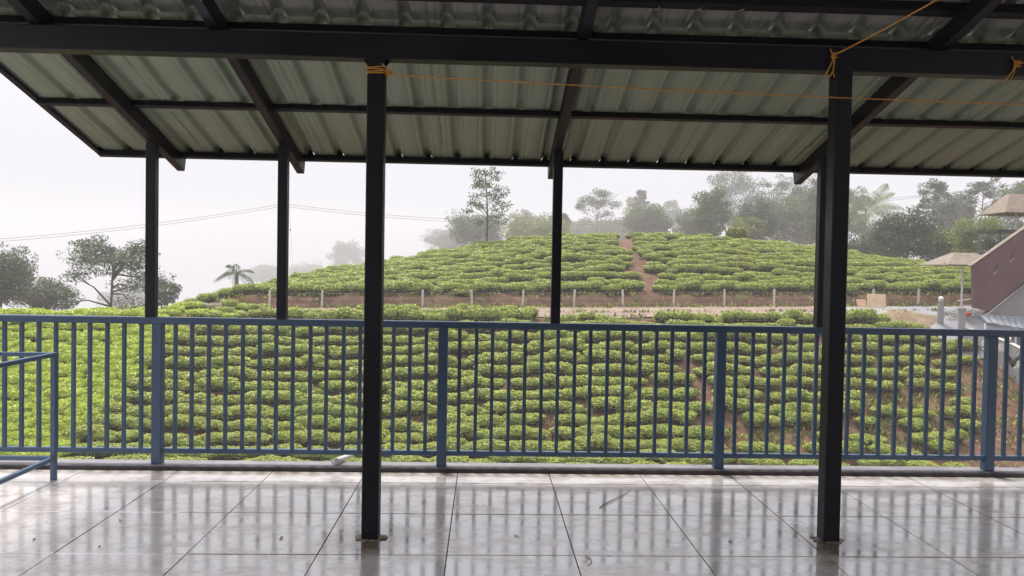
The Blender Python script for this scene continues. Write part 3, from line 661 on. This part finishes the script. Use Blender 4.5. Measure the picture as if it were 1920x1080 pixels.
# ------------------------------------------------------------------ trees
def make_tree(px, ytop, ybot, wpx, Y, style, leaf, label, seed, bark='bark', lsize=None, dens=1.0, name='tree', trunk_r=None, depth=None):
    """crown spans ytop..ybot and wpx wide as seen from the veranda; trunk reaches down to the ground there"""
    g = np.random.default_rng(seed); r = random.Random(seed)
    topz = at(px, ytop, Y).z; cbz = at(px, ybot, Y).z; x0 = at(px, (ytop+ybot)/2, Y).x; W = wpx / FPX * Y / 2
    gz = float(zg(x0, Y)); base = Vector((x0, Y, gz - 0.1)); H = topz - gz; ch = topz - cbz
    t = tag(empty(name, base), label, 'tree')
    tr = trunk_r or max(0.05, 0.016 * min(H, 14)); tb = MB()
    tips = []
    lean = Vector((r.uniform(-.05, .05), r.uniform(-.05, .05), 0)) * H
    def tpos(f): return Vector((lean.x*f*f + 0.06*math.sin(4*f + seed), lean.y*f*f, H*f + 0.1*0))
    f_end = 0.93 if style in ('conic', 'sparse') else 0.6 + 0.4*0.35
    fcb = max(0.02, (cbz - gz) / H)
    if style not in ('conic', 'sparse'): f_end = fcb + (1 - fcb) * 0.72
    tb.tube([tpos(f_end * i / 9) for i in range(10)], [tr * (1.25 if i == 0 else 1) * (1 - 0.75 * i / 9) for i in range(10)], 7)
    nb = {'sparse': 26, 'conic': 26, 'umbrella': 13, 'round': 18, 'dense': 24, 'bare': 12, 'layered': 22}[style]
    for k in range(nb):
        q = (k + 0.5) / nb; az = k * 2.39996 + r.uniform(-.4, .4)
        if style in ('conic', 'sparse'):
            f0 = fcb*0.95 + (0.96 - fcb*0.95) * q; f0 = min(f0, f_end)
            prof = (1.05 - 0.85 * q ** 1.2) * (0.55 + 0.45 * min(1, q * 4)); ln = W * prof * r.uniform(.65, 1.1)
            end = tpos(f0) + Vector((math.cos(az)*ln, math.sin(az)*ln, ln * r.uniform(.15, .55)))
        else:
            f0 = fcb * 0.9 + (f_end - fcb*0.9) * r.uniform(0, 1) ** 0.8
            if style == 'umbrella' or style == 'bare':
                rr = math.sqrt(q) * r.uniform(.82, 1.02); zz = math.sqrt(max(0, 1 - rr*rr*0.8)) * r.uniform(.72, 1.0) - (0.25 if r.random() < .25 else 0)
                if style == 'umbrella' and r.random() < .35: zz *= r.uniform(.35, .7)
            elif style == 'layered':
                rr = math.sqrt(q) * r.uniform(.75, 1.05); zz = min(1, max(.02, (1 - rr**1.7) * .72 + r.uniform(-.05, .38)))
            else:
                phi = math.acos(1 - 1.75 * q); rr = math.sin(phi) * r.uniform(.75, 1.0); zz = 0.5 + 0.5*math.cos(phi) * r.uniform(.85, 1.0)
            end = Vector((lean.x + math.cos(az)*rr*W, lean.y + math.sin(az)*rr*W*(depth or 0.8), (cbz - gz) + max(0.05, zz) * ch * 0.93))
        st = tpos(f0); md = st.lerp(end, 0.5) + Vector((0, 0, (end - st).length * (0.10 if style != 'bare' else -0.06))) + Vector((r.uniform(-.1, .1), r.uniform(-.1, .1), 0)) * W * .5
        br = tr * (0.42 if style not in ('conic', 'sparse') else 0.24)
        tb.tube([st, st.lerp(md, .55), md, md.lerp(end, .6), end], [br, br*.8, br*.6, br*.4, br*.18], 5, False)
        tips.append((end, 1.0))
        for s_ in range(3 if style != 'sparse' else 2):
            a = md.lerp(end, r.uniform(0, .75)); d = Vector((math.cos(az + r.uniform(-1.4, 1.4)), math.sin(az + r.uniform(-1.4, 1.4)), r.uniform(-.15, .75))) * (W * r.uniform(.18, .38))
            tb.tube([a, a + d*.5 + Vector((0, 0, .03*W)), a + d], [br*.35, br*.22, br*.1], 4, False); tips.append((a + d, 0.8))
        if style in ('dense', 'round'): tips.append((st.lerp(end, r.uniform(.45, .85)) + Vector((r.uniform(-.1, .1)*W, r.uniform(-.1, .1)*W, 0)), 0.9))
    me = tb.mesh('trunk', M[bark], True); link('trunk', me, t)
    ls = lsize or {'sparse': .20, 'conic': .2, 'umbrella': .19, 'round': .21, 'dense': .22, 'bare': .15, 'layered': .20}[style] * (Y / 75) ** 0.85
    per = {'sparse': 26, 'conic': 40, 'umbrella': 120, 'round': 120, 'dense': 125, 'bare': 40, 'layered': 85}[style] * dens
    cr = {'sparse': .13, 'conic': .18, 'umbrella': .25, 'round': .22, 'dense': .24, 'bare': .16, 'layered': .17}[style] * W
    Ps = []
    for p, s_ in tips:
        m = max(4, int(per * s_ * r.uniform(.55, 1.35))); q = g.normal(0, 1, (m, 3)); q *= (cr * r.uniform(.65, 1.3)) / np.maximum(1, np.linalg.norm(q, axis=1, keepdims=True) * 0.75)
        q[:, 2] *= 0.42 if style in ('umbrella', 'layered') else 0.62; Ps.append(np.array(p) + q)
    P = np.concatenate(Ps); n = len(P)
    nr = unit(g.normal(0, .8, (n, 3)) + np.array([0, -0.1, .8])); ax = unit(g.normal(0, 1, (n, 3))); ax = unit(ax - nr * (ax*nr).sum(1, keepdims=True))
    Ln = ls * g.uniform(.6, 1.35, n)
    link('crown', quads_mesh('crown', leaf_quads(P, ax, nr, Ln, Ln * g.uniform(.4, .65, n)).reshape(-1, 3), np.arange(n*4).reshape(-1, 4), [M[leaf]]), t)
    return t
TREES = [
 (914, 316, 425, 98, 63.2, 'sparse', 'leaf_grey', 'tall thin sparse tree alone on the hill crest', 'bark_dark', 1.76),
 (825, 425, 476, 78, 445.5, 'bare', 'leaf_grey', 'pale misty rounded tree behind the crest, left of the tall thin tree', 'bark', 4.05),
 (898, 402, 462, 92, 193.2, 'dense', 'leaf_mid', 'green bushy tree directly behind the tall thin tree', 'bark', 1.08),
 (850, 430, 478, 70, 367.2, 'dense', 'leaf_mid', 'low misty bush between the pale tree and the tall thin tree', 'bark', 0.94),
 (988, 391, 440, 58, 324, 'umbrella', 'leaf_grey', 'pale umbrella shaped tree above the yellowish thicket', 'bark', 1.62),
 (1002, 410, 460, 118, 180.5, 'dense', 'leaf_yellow', 'yellowish green rounded thicket behind the crest', 'bark', 1.22),
 (1046, 396, 440, 36, 218.5, 'round', 'leaf_grey', 'small grey tree mostly behind the slim post at mid span', 'bark', 1.35),
 (1122, 348, 425, 96, 195.5, 'bare', 'leaf_grey', 'wide fan shaped tree with bare limbs showing through', 'bark', 3.51),
 (1088, 414, 456, 90, 334.8, 'dense', 'leaf_brown', 'brownish scrub at the foot of the fan shaped tree', 'bark', 1.08),
 (1152, 412, 456, 80, 311.9, 'dense', 'leaf_mid', 'dull green scrub right beside the brownish scrub', 'bark', 1.08),
 (1180, 362, 420, 30, 378, 'round', 'leaf_yellow', 'slim tree with a yellowish green tuft at the top', 'bark', 0.81),
 (1196, 348, 410, 34, 270, 'sparse', 'leaf_grey', 'slim grey tree reaching above the yellowish tuft', 'bark', 4.05),
 (1216, 380, 452, 76, 185.1, 'dense', 'leaf_mid', 'full dense green tree between the fan shaped tree and the slender grey tree', 'bark', 1.49),
 (1268, 369, 440, 48, 367.2, 'round', 'leaf_grey', 'slender misty tree with a pointed grey crown', 'bark', 0.81),
 (1312, 388, 458, 74, 161, 'dense', 'leaf_mid', 'low dense tree left of the tall broad eucalyptus-like tree', 'bark', 1.13),
 (1362, 305, 445, 96, 249.5, 'round', 'leaf_grey', 'tall broad grey-green tree reaching up to the eave', 'bark', 1.50),
 (1445, 312, 420, 84, 174.8, 'bare', 'leaf_grey', 'open spreading tree with curved bare branches under the eave', 'bark', 3.76),
 (1402, 404, 455, 56, 118.6, 'dense', 'leaf_yellow', 'yellow-green leafy shrub at the foot of the tall broad tree', 'bark', 0.88),
 (1380, 425, 450, 34, 67, 'dense', 'leaf_yellow', 'little bright shrub on the hill edge', 'bark', 0.63),
 (1466, 358, 470, 92, 144.4, 'dense', 'leaf_mid', 'leafy tree left of the rope-knotted column', 'bark', 1.25),
 (1518, 318, 475, 84, 167.4, 'dense', 'leaf_grey', 'dense tall tree just left of the rope-knotted column', 'bark', 1.38),
 (1342, 345, 450, 66, 128, 'dense', 'leaf_mid', 'leafy tree overlapping the near side of the tall broad tree', 'bark', 0.99),
 (1418, 372, 455, 70, 120, 'dense', 'leaf_grey', 'grey-green tree filling the gap right of the tall broad tree', 'bark', 0.99),
 (1556, 320, 480, 70, 118, 'dense', 'leaf_mid', 'leafy tree half hidden behind the rope-knotted column', 'bark', 1.06),
 (1624, 440, 500, 90, 84, 'dense', 'leaf_dark', 'dark undergrowth tree at the foot of the coconut palm', 'bark', 0.92),
 (1590, 335, 480, 60, 161, 'round', 'leaf_mid', 'misty tree behind the coconut palm', 'bark', 1.13),
 (1652, 405, 500, 70, 126, 'dense', 'leaf_mid', 'bushy tree under the palm fronds', 'bark', 1.13),
 (1706, 388, 496, 112, 76.6, 'dense', 'leaf_dark', 'broad dark green tree right of the coconut palm', 'bark', 1.50),
 (1738, 328, 420, 80, 119.6, 'sparse', 'leaf_grey', 'airy thin tree above the broad dark tree', 'bark', 4.01),
 (1788, 357, 440, 66, 144.4, 'dense', 'leaf_grey', 'grey domed tree behind the airy thin tree', 'bark', 1.25),
 (1838, 322, 420, 92, 115, 'sparse', 'leaf_grey', 'thin open tree under the eave above the tan roofs', 'bark', 3.76),
 (1842, 398, 500, 96, 69.5, 'dense', 'leaf_yellow', 'lush yellow-green tree behind the lower tan hut roof', 'bark', 1.25),
 (1776, 425, 505, 94, 74.8, 'dense', 'leaf_mid', 'medium green tree between the dark tree and the yellow-green tree', 'bark', 1.25),
 (1905, 330, 450, 80, 118.6, 'round', 'leaf_mid', 'green tree behind the upper tan hut roof', 'bark', 1.13),
 (1870, 430, 520, 70, 64, 'dense', 'leaf_dark', 'dark shrubbery tree beside the maroon parapet', 'bark', 1.13),
 (205, 414, 575, 190, 66, 'layered', 'leaf_dark', 'large spreading tree with layered crown beyond the field, left of the first slim post', 'bark_dark', 2.2),
 (306, 512, 575, 52, 79.2, 'umbrella', 'leaf_dark', 'small flat crowned tree just right of the first slim post', 'bark_dark', 1.50),
 (8, 455, 585, 130, 70.4, 'dense', 'leaf_grey', 'big grey-green tree at the far left edge', 'bark', 1.88),
 (100, 518, 590, 86, 76.6, 'round', 'leaf_grey', 'lower grey bushy tree between the edge tree and the layered tree', 'bark', 1.13),
 (252, 536, 592, 90, 373.7, 'round', 'leaf_grey', 'pale misty bush behind the layered tree', 'bark', 0.88),
 (648, 452, 505, 60, 579.2, 'round', 'leaf_grey', 'lone pale misty tree left of the rope-wound column', 'bark', 0.94),
 (502, 497, 530, 56, 579.2, 'dense', 'leaf_mid', 'faint misty tree behind the small palm', 'bark', 0.81),
 (575, 498, 525, 66, 623.7, 'dense', 'leaf_mid', 'faint low mound of trees right of the second slim post', 'bark', 0.81),
]
for i, (px, a, b_, w, Y, st, lf, lab, bk, dn) in enumerate(TREES):
    make_tree(px, a, b_, w, Y, st, lf, lab.replace('eucalyptus-like ', ''), 100 + i, bk, dens=dn)

def palm(px, pyc, Y, flen, nfr, label, seed, droop=1.0, lsz=1.0, nl=46, wl=1.0, fm='frond'):
    r = random.Random(seed); c = at(px, pyc, Y); gz = float(zg(c.x, Y))
    t = tag(empty('palm_tree', (c.x, Y, gz)), label, 'palm tree'); H = c.z - gz
    link('trunk', MB().tube([(0.12*math.sin(2*f), 0, H*f) for f in [k/8 for k in range(9)]], [0.20 - 0.008*k for k in range(9)], 8).mesh('trunk', M['bark'], True), t)
    top = Vector((0.12*math.sin(2), 0, H))
    for k in range(nfr):
        az = k * 2.39996 + r.uniform(-.2, .2); el = r.uniform(.05, 1.25) if k % 3 else r.uniform(-.2, .3); ln = flen * r.uniform(.8, 1.1)
        d = Vector((math.cos(az)*math.cos(el), math.sin(az)*math.cos(el), math.sin(el))); pts = []
        for j in range(9):
            f = j / 8; p = top + d*ln*f; p.z -= droop * ln * 0.55 * f**2.1 * (1.15 - 0.3*math.sin(el)); pts.append(p)
        b = MB(); b.tube(pts, [0.035*(1-.85*j/8) for j in range(9)], 4, False)
        for j in range(nl):
            f = 0.10 + 0.9*j/nl; i0 = min(7, int(f*8)); p = pts[i0].lerp(pts[i0+1], f*8 - i0); dd = (pts[i0+1]-pts[i0]).normalized()
            for s in (-1, 1):
                side = dd.cross(Vector((0, 0, 1)));
                if side.length < .05: side = Vector((1, 0, 0))
                side.normalize(); ll = ln*0.24*math.sin(math.pi*min(1, f*.85+.15))*r.uniform(.8, 1.1)*lsz
                e = p + (side*s*0.6 + dd*0.45 + Vector((0, 0, -0.65))) * ll; wv = dd * 0.028 * lsz * wl
                m_ = p.lerp(e, .5) + Vector((0, 0, .06*ll)); b.add([p - wv*.4, m_ - wv, e, m_ + wv], [(0, 1, 2, 3)])
        link('frond', b.mesh('frond', M[fm]), t)
palm(1622, 396, 120, 8.6, 18, 'tall coconut palm with arching fronds right of the rope-knotted column', 5, lsz=1.3)
palm(441, 512, 60, 2.3, 11, 'small dark palm with drooping fronds on the hill shoulder', 9, droop=1.25, lsz=1.2, nl=26, wl=0.6, fm='leaf_dark')
palm(1318, 402, 190, 6, 9, 'half hidden palm beside the tall broad tree', 15, lsz=1.2)
palm(1436, 414, 220, 6.4, 9, 'half hidden palm in the gap left of the leafy tree', 21, lsz=1.2)

# ------------------------------------------------------------------ fence, boards, stake, power line
ORD = ['first', 'second', 'third', 'fourth', 'fifth', 'sixth', 'seventh', 'eighth', 'ninth', 'tenth', 'eleventh', 'twelfth', 'thirteenth', 'fourteenth']
FP = [505, 603, 697, 792, 885, 980, 1076, 1168, 1262, 1358, 1451, 1545, 1637, 1722]
tops = []
for k, px in enumerate(FP):
    x = at(px, 578, 46.5).x; z = float(zg(x, 46.5)); r = random.Random(k)
    b = MB().prism((0, 0, -0.1), (0, 0, 1.10), 0.115, 0.10, 0.012); b.prism((0, 0, 1.09), (0, 0, 1.13), 0.075, 0.07, 0.012)
    o = link('fence_post', b.mesh('fence_post', M['postconc']), None, (x, 46.5, z), (r.uniform(-.05, .05), r.uniform(-.05, .05), r.uniform(-.3, .3)))
    tag(o, 'pale concrete fence post on the bank, %s counting from the collapsed fence' % ORD[k], 'fence post', 'fence posts along the dirt road'); tops.append(Vector((x, 46.44, z)))
for hgt, lab in ((0.95, 'upper'), (0.62, 'middle'), (0.3, 'lower')):
    b = MB()
    for a, c in zip(tops[:-1], tops[1:]): b.tube(curve(a + Vector((0, 0, hgt)), c + Vector((0, 0, hgt)), 5, .04), 0.007, 4, False)
    tag(b.build('fence_wire', M['wire']), lab + ' strand of wire strung along the concrete fence posts', 'wire', 'fence wires')
bf = tag(empty('collapsed_fence', at(400, 580, 46)), 'collapsed fence of tilted pale poles at the end of the hill', 'fence')
for (a, c) in (((362, 577), (372, 564)), ((356, 578), (357, 566)), ((364, 579), (365, 565)), ((369, 566), (392, 571)), ((392, 571), (418, 569)), ((362, 572), (418, 572)), ((416, 562), (449, 586)), ((414, 563), (420, 560))):
    wparent(MB().prism(at(*a, 46), at(*c, 46), 0.085, 0.07, 0.01).build('pole', M['postconc']), bf)
def board(px0, px1, py0, py1, skew, mat, label):
    Y = 45.2; a, b_, c, d = at(px0+skew, py0, Y+.35), at(px1+skew*.6, py0+1, Y+.35), at(px1, py1, Y), at(px0, py1, Y)
    tag(MB().extrude([a, b_, c, d], (0, 0.03, 0.004)).build('plywood_board', mat), label, 'board', 'boards leaning by the road')
board(1626, 1661, 551, 585, 0, M['ply'], 'larger square plywood board leaning by the dirt road')
board(1611, 1627, 561, 585, -6, M['ply_red'], 'smaller tilted reddish board leaning against the larger plywood board')
p = on_ground(1384, 512); z = float(zg(*p))
tag(MB().tube([(p[0], p[1], z), (p[0]+.03, p[1], z+1.0), (p[0]+.01, p[1], z+1.75)], [.05, .045, .03], 6).build('stake', M['stake']), 'rusty orange stake standing among the tea rows on the hill', 'stake')
b = MB(); V = []; xs = np.linspace(at(1692, 580, 45).x, at(1760, 580, 45).x, 14)
for j in range(5):
    for x in xs: y = 44.2 + j*.42 + .08*math.sin(3*x); V.append((x, y, float(zg(x, y)) + 0.10 + 0.035*math.sin(5*x+j*2)))
tag(link('tarpaulin', quads_mesh('tarpaulin', V, [(j*14+i, j*14+i+1, (j+1)*14+i+1, (j+1)*14+i) for j in range(4) for i in range(13)], [M['tarp']], smooth=True)), 'purple-grey tarpaulin spread on the ground before the fence', 'tarpaulin')
mc = at(1695, 602, 41.3); V = []; g2 = np.random.default_rng(4); n, m_ = 36, 10
for i in range(m_ + 1):
    f = i / m_
    for k in range(n):
        a = 2*math.pi*k/n; rr = (1 - f) ** .8; x = mc.x + 2.15*rr*math.cos(a)*(1+.1*math.sin(3*a)); y = 41.2 + 0.95*rr*math.sin(a)
        V.append((x, y, float(zg(x, y)) - .05 + .62*f**.75*(1 + .18*math.sin(2.3*x)) + g2.normal(0, .025)))
tag(link('soil_mound', quads_mesh('soil_mound', V, [(i*n+k, i*n+(k+1) % n, (i+1)*n+(k+1) % n, (i+1)*n+k) for i in range(m_) for k in range(n)], [M['straw']], smooth=True)), 'low mound of dry straw-coloured soil by the road end', 'mound')

pl = at(531, 378, 62); gz = float(zg(pl.x, 62))
pole = tag(empty('utility_pole', (pl.x, 62, gz)), 'slim utility pole behind the second slim post carrying two wires', 'utility pole')
link('shaft', MB().tube([(0, 0, -.2), (0, 0, pl.z - gz + .25)], [.11, .08], 8).mesh('shaft', M['postconc']), pole)
link('cross_arm', MB().prism((-.35, 0, pl.z - gz), (.45, 0, pl.z - gz), .07, .07).mesh('cross_arm', M['bark']), pole)
for x in (-.3, .4): link('insulator', MB().lathe([(.03, .03), (.06, .06), (.05, .12), (.02, .15)], (x, 0, pl.z - gz), 8).mesh('insulator', M['white']), pole)
st = MB().tube([at(543, 384, 61.5), at(545, 432, 60), at(549, 500, 56)], .011, 4); st.lathe([(.02, -.08), (.05, -.04), (.05, .04), (.02, .08)], at(544.5, 431, 60), 8)
tag(st.build('stay_wire', M['wire']), 'thin stay wire with a dark insulator beside the second slim post', 'wire')
for (dy, lab, dz) in ((0, 'upper', 0), (5, 'lower', -.2)):
    A, B, D = at(-60, 452 + dy, 58), at(531, 382 + dy*.9, 62), at(1545, 381 + dy, 66)
    b = MB().tube(curve(A, B, 14, .35), .016, 4).tube(curve(B, D, 26, 1.55), .016, 4); b.tube(curve(D, at(2000, 330, 66), 8, .3), .016, 4)
    tag(b.build('power_line', M['wire']), lab + ' power line wire crossing the sky from the utility pole', 'wire', 'power line wires')

# ------------------------------------------------------------------ house and gate on the slope
HY = 40.0
hs_ = tag(empty('house', at(1830, 640, HY + .6)), 'grey house with maroon sloping parapet and clay tile edge', 'house')
def hp(o): return wparent(o, hs_)
par = [at(1825, 499, HY), at(1826, 577, HY), at(1856, 583, HY), at(1920, 527, HY), at(2040, 424, HY), at(2040, 350, HY), at(1920, 431, HY)]
hp(MB().extrude(par[::-1], (0, .22, 0)).build('parapet', M['brown']))
cap = MB()
a, c, e = at(1822, 499, HY - .05), at(1920, 430, HY - .05), at(2042, 348.5, HY - .05)
for p, q in ((a, c), (c, e)): cap.extrude([p, q, q + Vector((0, 0, .05)), p + Vector((0, 0, .05))], (0, .34, 0))
hp(cap.build('coping', M['thatch']))
for px, py, w in ((1867, 503, 9), (1898, 479, 10)):
    o = [at(px - w*.55, py + 9, HY), at(px - w*.1, py - 4, HY), at(px + w*.5, py - 13, HY), at(px + w*.5, py + 2, HY)]
    v = hp(MB().extrude([p + Vector((0, -.012, 0)) for p in o], (0, .06, 0)).build('vent', M['brown_dark']))
    q = MB().extrude([at(px - w*.6, py + 10, HY - .06), at(px + w*.5, py + 3, HY - .06), at(px + w*.5, py + 6, HY - .06), at(px - w*.5, py + 14, HY - .06)], (0, .055, 0)).build('vent_sill', M['thatch']); q.parent = v
for k in range(26):
    f = k / 25; A = at(1852 + 185*f, 585 - 158*f, HY - .08); r = random.Random(k)
    hp(link('roof_tile', MB().prism((-.13, 0, 0), (.13, 0, 0), .62, .05, .012).mesh('roof_tile', M['tile']), None, (A.x, A.y + .38, A.z - .03 + r.uniform(-.03, .03)), (r.uniform(-.06, .06), -0.70 + r.uniform(-.06, .06), 0)))
wl = [at(1850, 592, HY + .65), at(1850, 700, HY + .65), at(2100, 700, HY + .65), at(2100, 380, HY + .65), at(2040, 430, HY + .65)]
hp(MB().extrude(wl[::-1], (0, .3, 0)).build('wall', M['greywall']))
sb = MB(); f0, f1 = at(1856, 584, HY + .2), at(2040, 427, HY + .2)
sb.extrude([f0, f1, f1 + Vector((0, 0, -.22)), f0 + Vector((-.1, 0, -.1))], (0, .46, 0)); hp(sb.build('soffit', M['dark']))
aw = MB(); A, B_, D, E_ = at(1838, 590, HY - .2), at(1990, 598, HY - .2), at(1990, 628, HY - 2.0), at(1850, 604, HY - 2.0)
nseg = 12
for k in range(nseg):
    u0, u1 = k/nseg, (k+1)/nseg - .012; dz = Vector((0, 0, .02*(k % 2)))
    aw.extrude([A.lerp(B_, u0)+dz, A.lerp(B_, u1)+dz, E_.lerp(D, u1)+dz, E_.lerp(D, u0)+dz], (0, 0, -.03))
hp(aw.build('awning', M['awning']))
for x_, y_ in ((1847, 606), (1905, 616)):
    q = at(x_, y_, HY - 1.9); hp(MB().tube([q, Vector((q.x, q.y, float(zg(q.x, q.y))))], .04, 8).build('awning_post', M['white']))
wq = [at(1880, 610, HY + .6), at(1880, 648, HY + .6), at(1960, 650, HY + .6), at(1960, 612, HY + .6)]
wn = hp(MB().extrude(wq[::-1], (0, .045, 0)).build('window', M['dark']))
fr_ = MB()
for p, q in zip(wq, wq[1:] + wq[:1]): fr_.prism(p, q, .07, .07, .006)
fo = fr_.build('window_frame', M['white']); fo.parent = wn

def hut(cpx, ypeak, yeave, wpx, Y, label, foot=None, side=1):
    c = at(cpx, ypeak, Y); w = wpx/FPX*Y/2; ze = at(cpx, yeave, Y).z
    t = tag(empty('hut', (c.x, Y, ze)), label, 'hut'); hz = c.z - ze
    n = 4; rr = [(-w, -w*.8), (w, -w*.8), (w, w*.8), (-w, w*.8)]; pk = [(-w*.35, -w*.1), (w*.35, -w*.1), (w*.35, w*.1), (-w*.35, w*.1)]
    b = MB(); vs = [(x, y, 0) for x, y in rr] + [(x, y, hz) for x, y in pk] + [(x, y, -.05) for x, y in rr] + [(x*.96, y*.96, hz*.0+.02) for x, y in pk]
    b.add(vs, [(k, (k+1) % 4, 4+(k+1) % 4, 4+k) for k in range(4)] + [(4, 5, 6, 7)] + [(8+k, 8+(k+1) % 4, (k+1) % 4, k) for k in range(4)] + [(8+k, 12+k, 12+(k+1) % 4, 8+(k+1) % 4) for k in range(4)] + [(15, 14, 13, 12)])
    link('roof', b.mesh('roof', M['thatch']), t)
    for k in range(9):
        x = -w + .1 + (2*w - .2)*k/8; link('rafter_end', MB().prism((x, -w*.8 - .03, -.045), (x, -w*.8 + .5, .06), .07, .07).mesh('rafter_end', M['dark']), t)
    gz = foot if foot is not None else float(zg(c.x, Y))
    link('post', MB().tube([(0, 0, gz - ze), (0, 0, hz*.5)], .06, 10).mesh('post', M['white']), t)
    return t
hut(1806, 474, 497, 116, 43.2, 'lower tan hipped hut roof on a white post behind the maroon parapet')
hut(1906, 364, 401, 96, 45.0, 'upper tan hipped hut roof on a white post above the maroon parapet')
tr_ = tag(empty('platform', at(1890, 432, 44.4)), 'dark platform with thin railing below the upper hut roof', 'platform')
wparent(MB().extrude([at(1872, 430, 44.0), at(2030, 432, 44.0), at(2030, 438, 44.0), at(1872, 436, 44.0)], (0, 1.9, 0)).build('deck', M['dark']), tr_)
for px in (1876, 1950, 2020):
    q = at(px, 436, 44.2); wparent(MB().tube([q, Vector((q.x, q.y, float(zg(q.x, q.y))))], .05, 8).build('leg', M['dark']), tr_)
wparent(MB().extrude([at(1874, 445, 44.0), at(1990, 446, 44.0), at(1990, 448, 44.0), at(1874, 447, 44.0)], (0, .05, 0)).build('brace', M['dark']), tr_)

def pillar(px, ytop, ybot, Y, wpx, label, ball=True):
    a, c = at(px, ytop, Y), at(px, ybot, Y); w = wpx/FPX*Y/2
    t = tag(empty('gate_pillar', (c.x, Y, c.z)), label, 'pillar'); h = a.z - c.z
    link('shaft', MB().lathe([(w, -.5), (w, h*.93), (w*1.12, h*.94), (w*1.12, h), (w*.4, h+.02)], (0, 0, 0), 18).mesh('shaft', M['greywall'], False), t)
    if ball: link('ball', MB().lathe([(.02, 0), (.09, .02), (.13, .09), (.13, .14), (.09, .21), (.02, .24)], (0, 0, h), 14).mesh('ball', M['white'], True), t)
    return t
pillar(1763, 564, 606, 40.8, 11, 'round grey gate pillar with a white ball beside the soil mound')
pillar(1802, 577, 640, 39.6, 13, 'plain round grey gate pillar under the lower hut roof', False)
pillar(1888, 640, 712, 36.6, 13, 'round grey wall pillar with a white ball before the house')
gp = tag(empty('pipe_barrier', at(1810, 580, 42)), 'white pipe barrier of low rails between the gate pillars', 'barrier')
for (a, c) in (((1770, 578), (1797, 584)), ((1770, 583), (1797, 588)), ((1806, 563), (1824, 560)), ((1796, 564), (1806, 563)), ((1806, 574), (1826, 572)), ((1806, 584), (1846, 580)), ((1824, 592), (1824, 574))):
    wparent(MB().tube([at(*a, 41.3), at(*c, 41.3)], .035, 8).build('pipe', M['white']), gp)
rb = at(1815, 590, 41.0)
tag(link('red_tub', MB().lathe([(.10, -.10), (.17, -.02), (.20, .06), (.18, .12), (.10, .14)], (0, 0, 0), 14).mesh('red_tub', M['red'], True), None, rb), 'red tub hanging on the pipe barrier', 'tub')
cw = tag(empty('compound_wall', at(1850, 660, 38)), 'stepped grey compound wall with white fret panels in front of the house', 'wall')
A, B_, D = at(1802, 612, 39.6), at(1888, 642, 36.6), at(1985, 690, 33.5)
for p, q in ((A, B_), (B_, D)):
    lo = lambda v: Vector((v.x, v.y, float(zg(v.x, v.y)) - .4))
    wparent(MB().extrude([p, q, lo(q), lo(p)], (.18, .12, 0)).build('panel', M['greywall']), cw)
    wparent(MB().prism(p + Vector((.09, .06, .03)), q + Vector((.09, .06, .03)), .24, .05, .008).build('coping', M['postconc']), cw)
def fret(cx, cy, s, Y):
    b = MB(); c = at(cx, cy, Y)
    def ring(k):
        e = s*k
        for p, q in (((-e, -e), (e, -e)), ((e, -e), (e, e)), ((e, e), (-e, e)), ((-e, e), (-e, -e*.3))): b.prism(c + Vector((p[0], 0, p[1])), c + Vector((q[0], 0, q[1])), .035, .045, .004)
    ring(1); ring(.55)
    b.prism(c + Vector((-s*.2, 0, -s*.3)), c + Vector((-s*.2, 0, s*.55)), .035, .045, .004); b.prism(c + Vector((s*.2, 0, -s*.55)), c + Vector((s*.2, 0, s*.3)), .035, .045, .004)
    wparent(b.build('fret_panel', M['white']), cw)
fret(1849, 647, .19, 37.55); fret(1876, 652, .17, 36.75); fret(1909, 682, .20, 35.4)
oc = at(1899, 676, 34.9)
orn = MB()
orn.lathe([(.02, -.34), (.10, -.22), (.17, -.05), (.15, .06), (.05, .12)], oc, 12)
for s in (-1, 1):
    pts = [oc + Vector((s*.08, 0, .0)), oc + Vector((s*.20, -.02, .12)), oc + Vector((s*.30, -.04, .26)), oc + Vector((s*.42, -.05, .34)), oc + Vector((s*.50, -.05, .33))]
    orn.tube(pts, [.10, .10, .085, .09, .02], 8)
tag(orn.build('garden_ornament', M['ornament'], smooth=True), 'dark winged garden ornament on the compound wall behind the railing end', 'ornament')

# ------------------------------------------------------------------ mist
hz = MB().box((-720, -720, -76), (720, 720, 46)).build('haze', None)
hm = bpy.data.materials.new('mist'); hm.use_nodes = True; t_ = hm.node_tree; t_.nodes.clear()
ho = t_.nodes.new('ShaderNodeOutputMaterial'); hv = t_.nodes.new('ShaderNodeVolumePrincipled')
hv.inputs['Color'].default_value = (0.97, 0.97, 0.98, 1); hv.inputs['Density'].default_value = 0.0013; hv.inputs['Anisotropy'].default_value = 0.0
t_.links.new(hv.outputs['Volume'], ho.inputs['Volume']); hz.data.materials.append(hm)
tag(hz, 'pale mist hanging over the hill and valley', 'mist', kind='stuff')
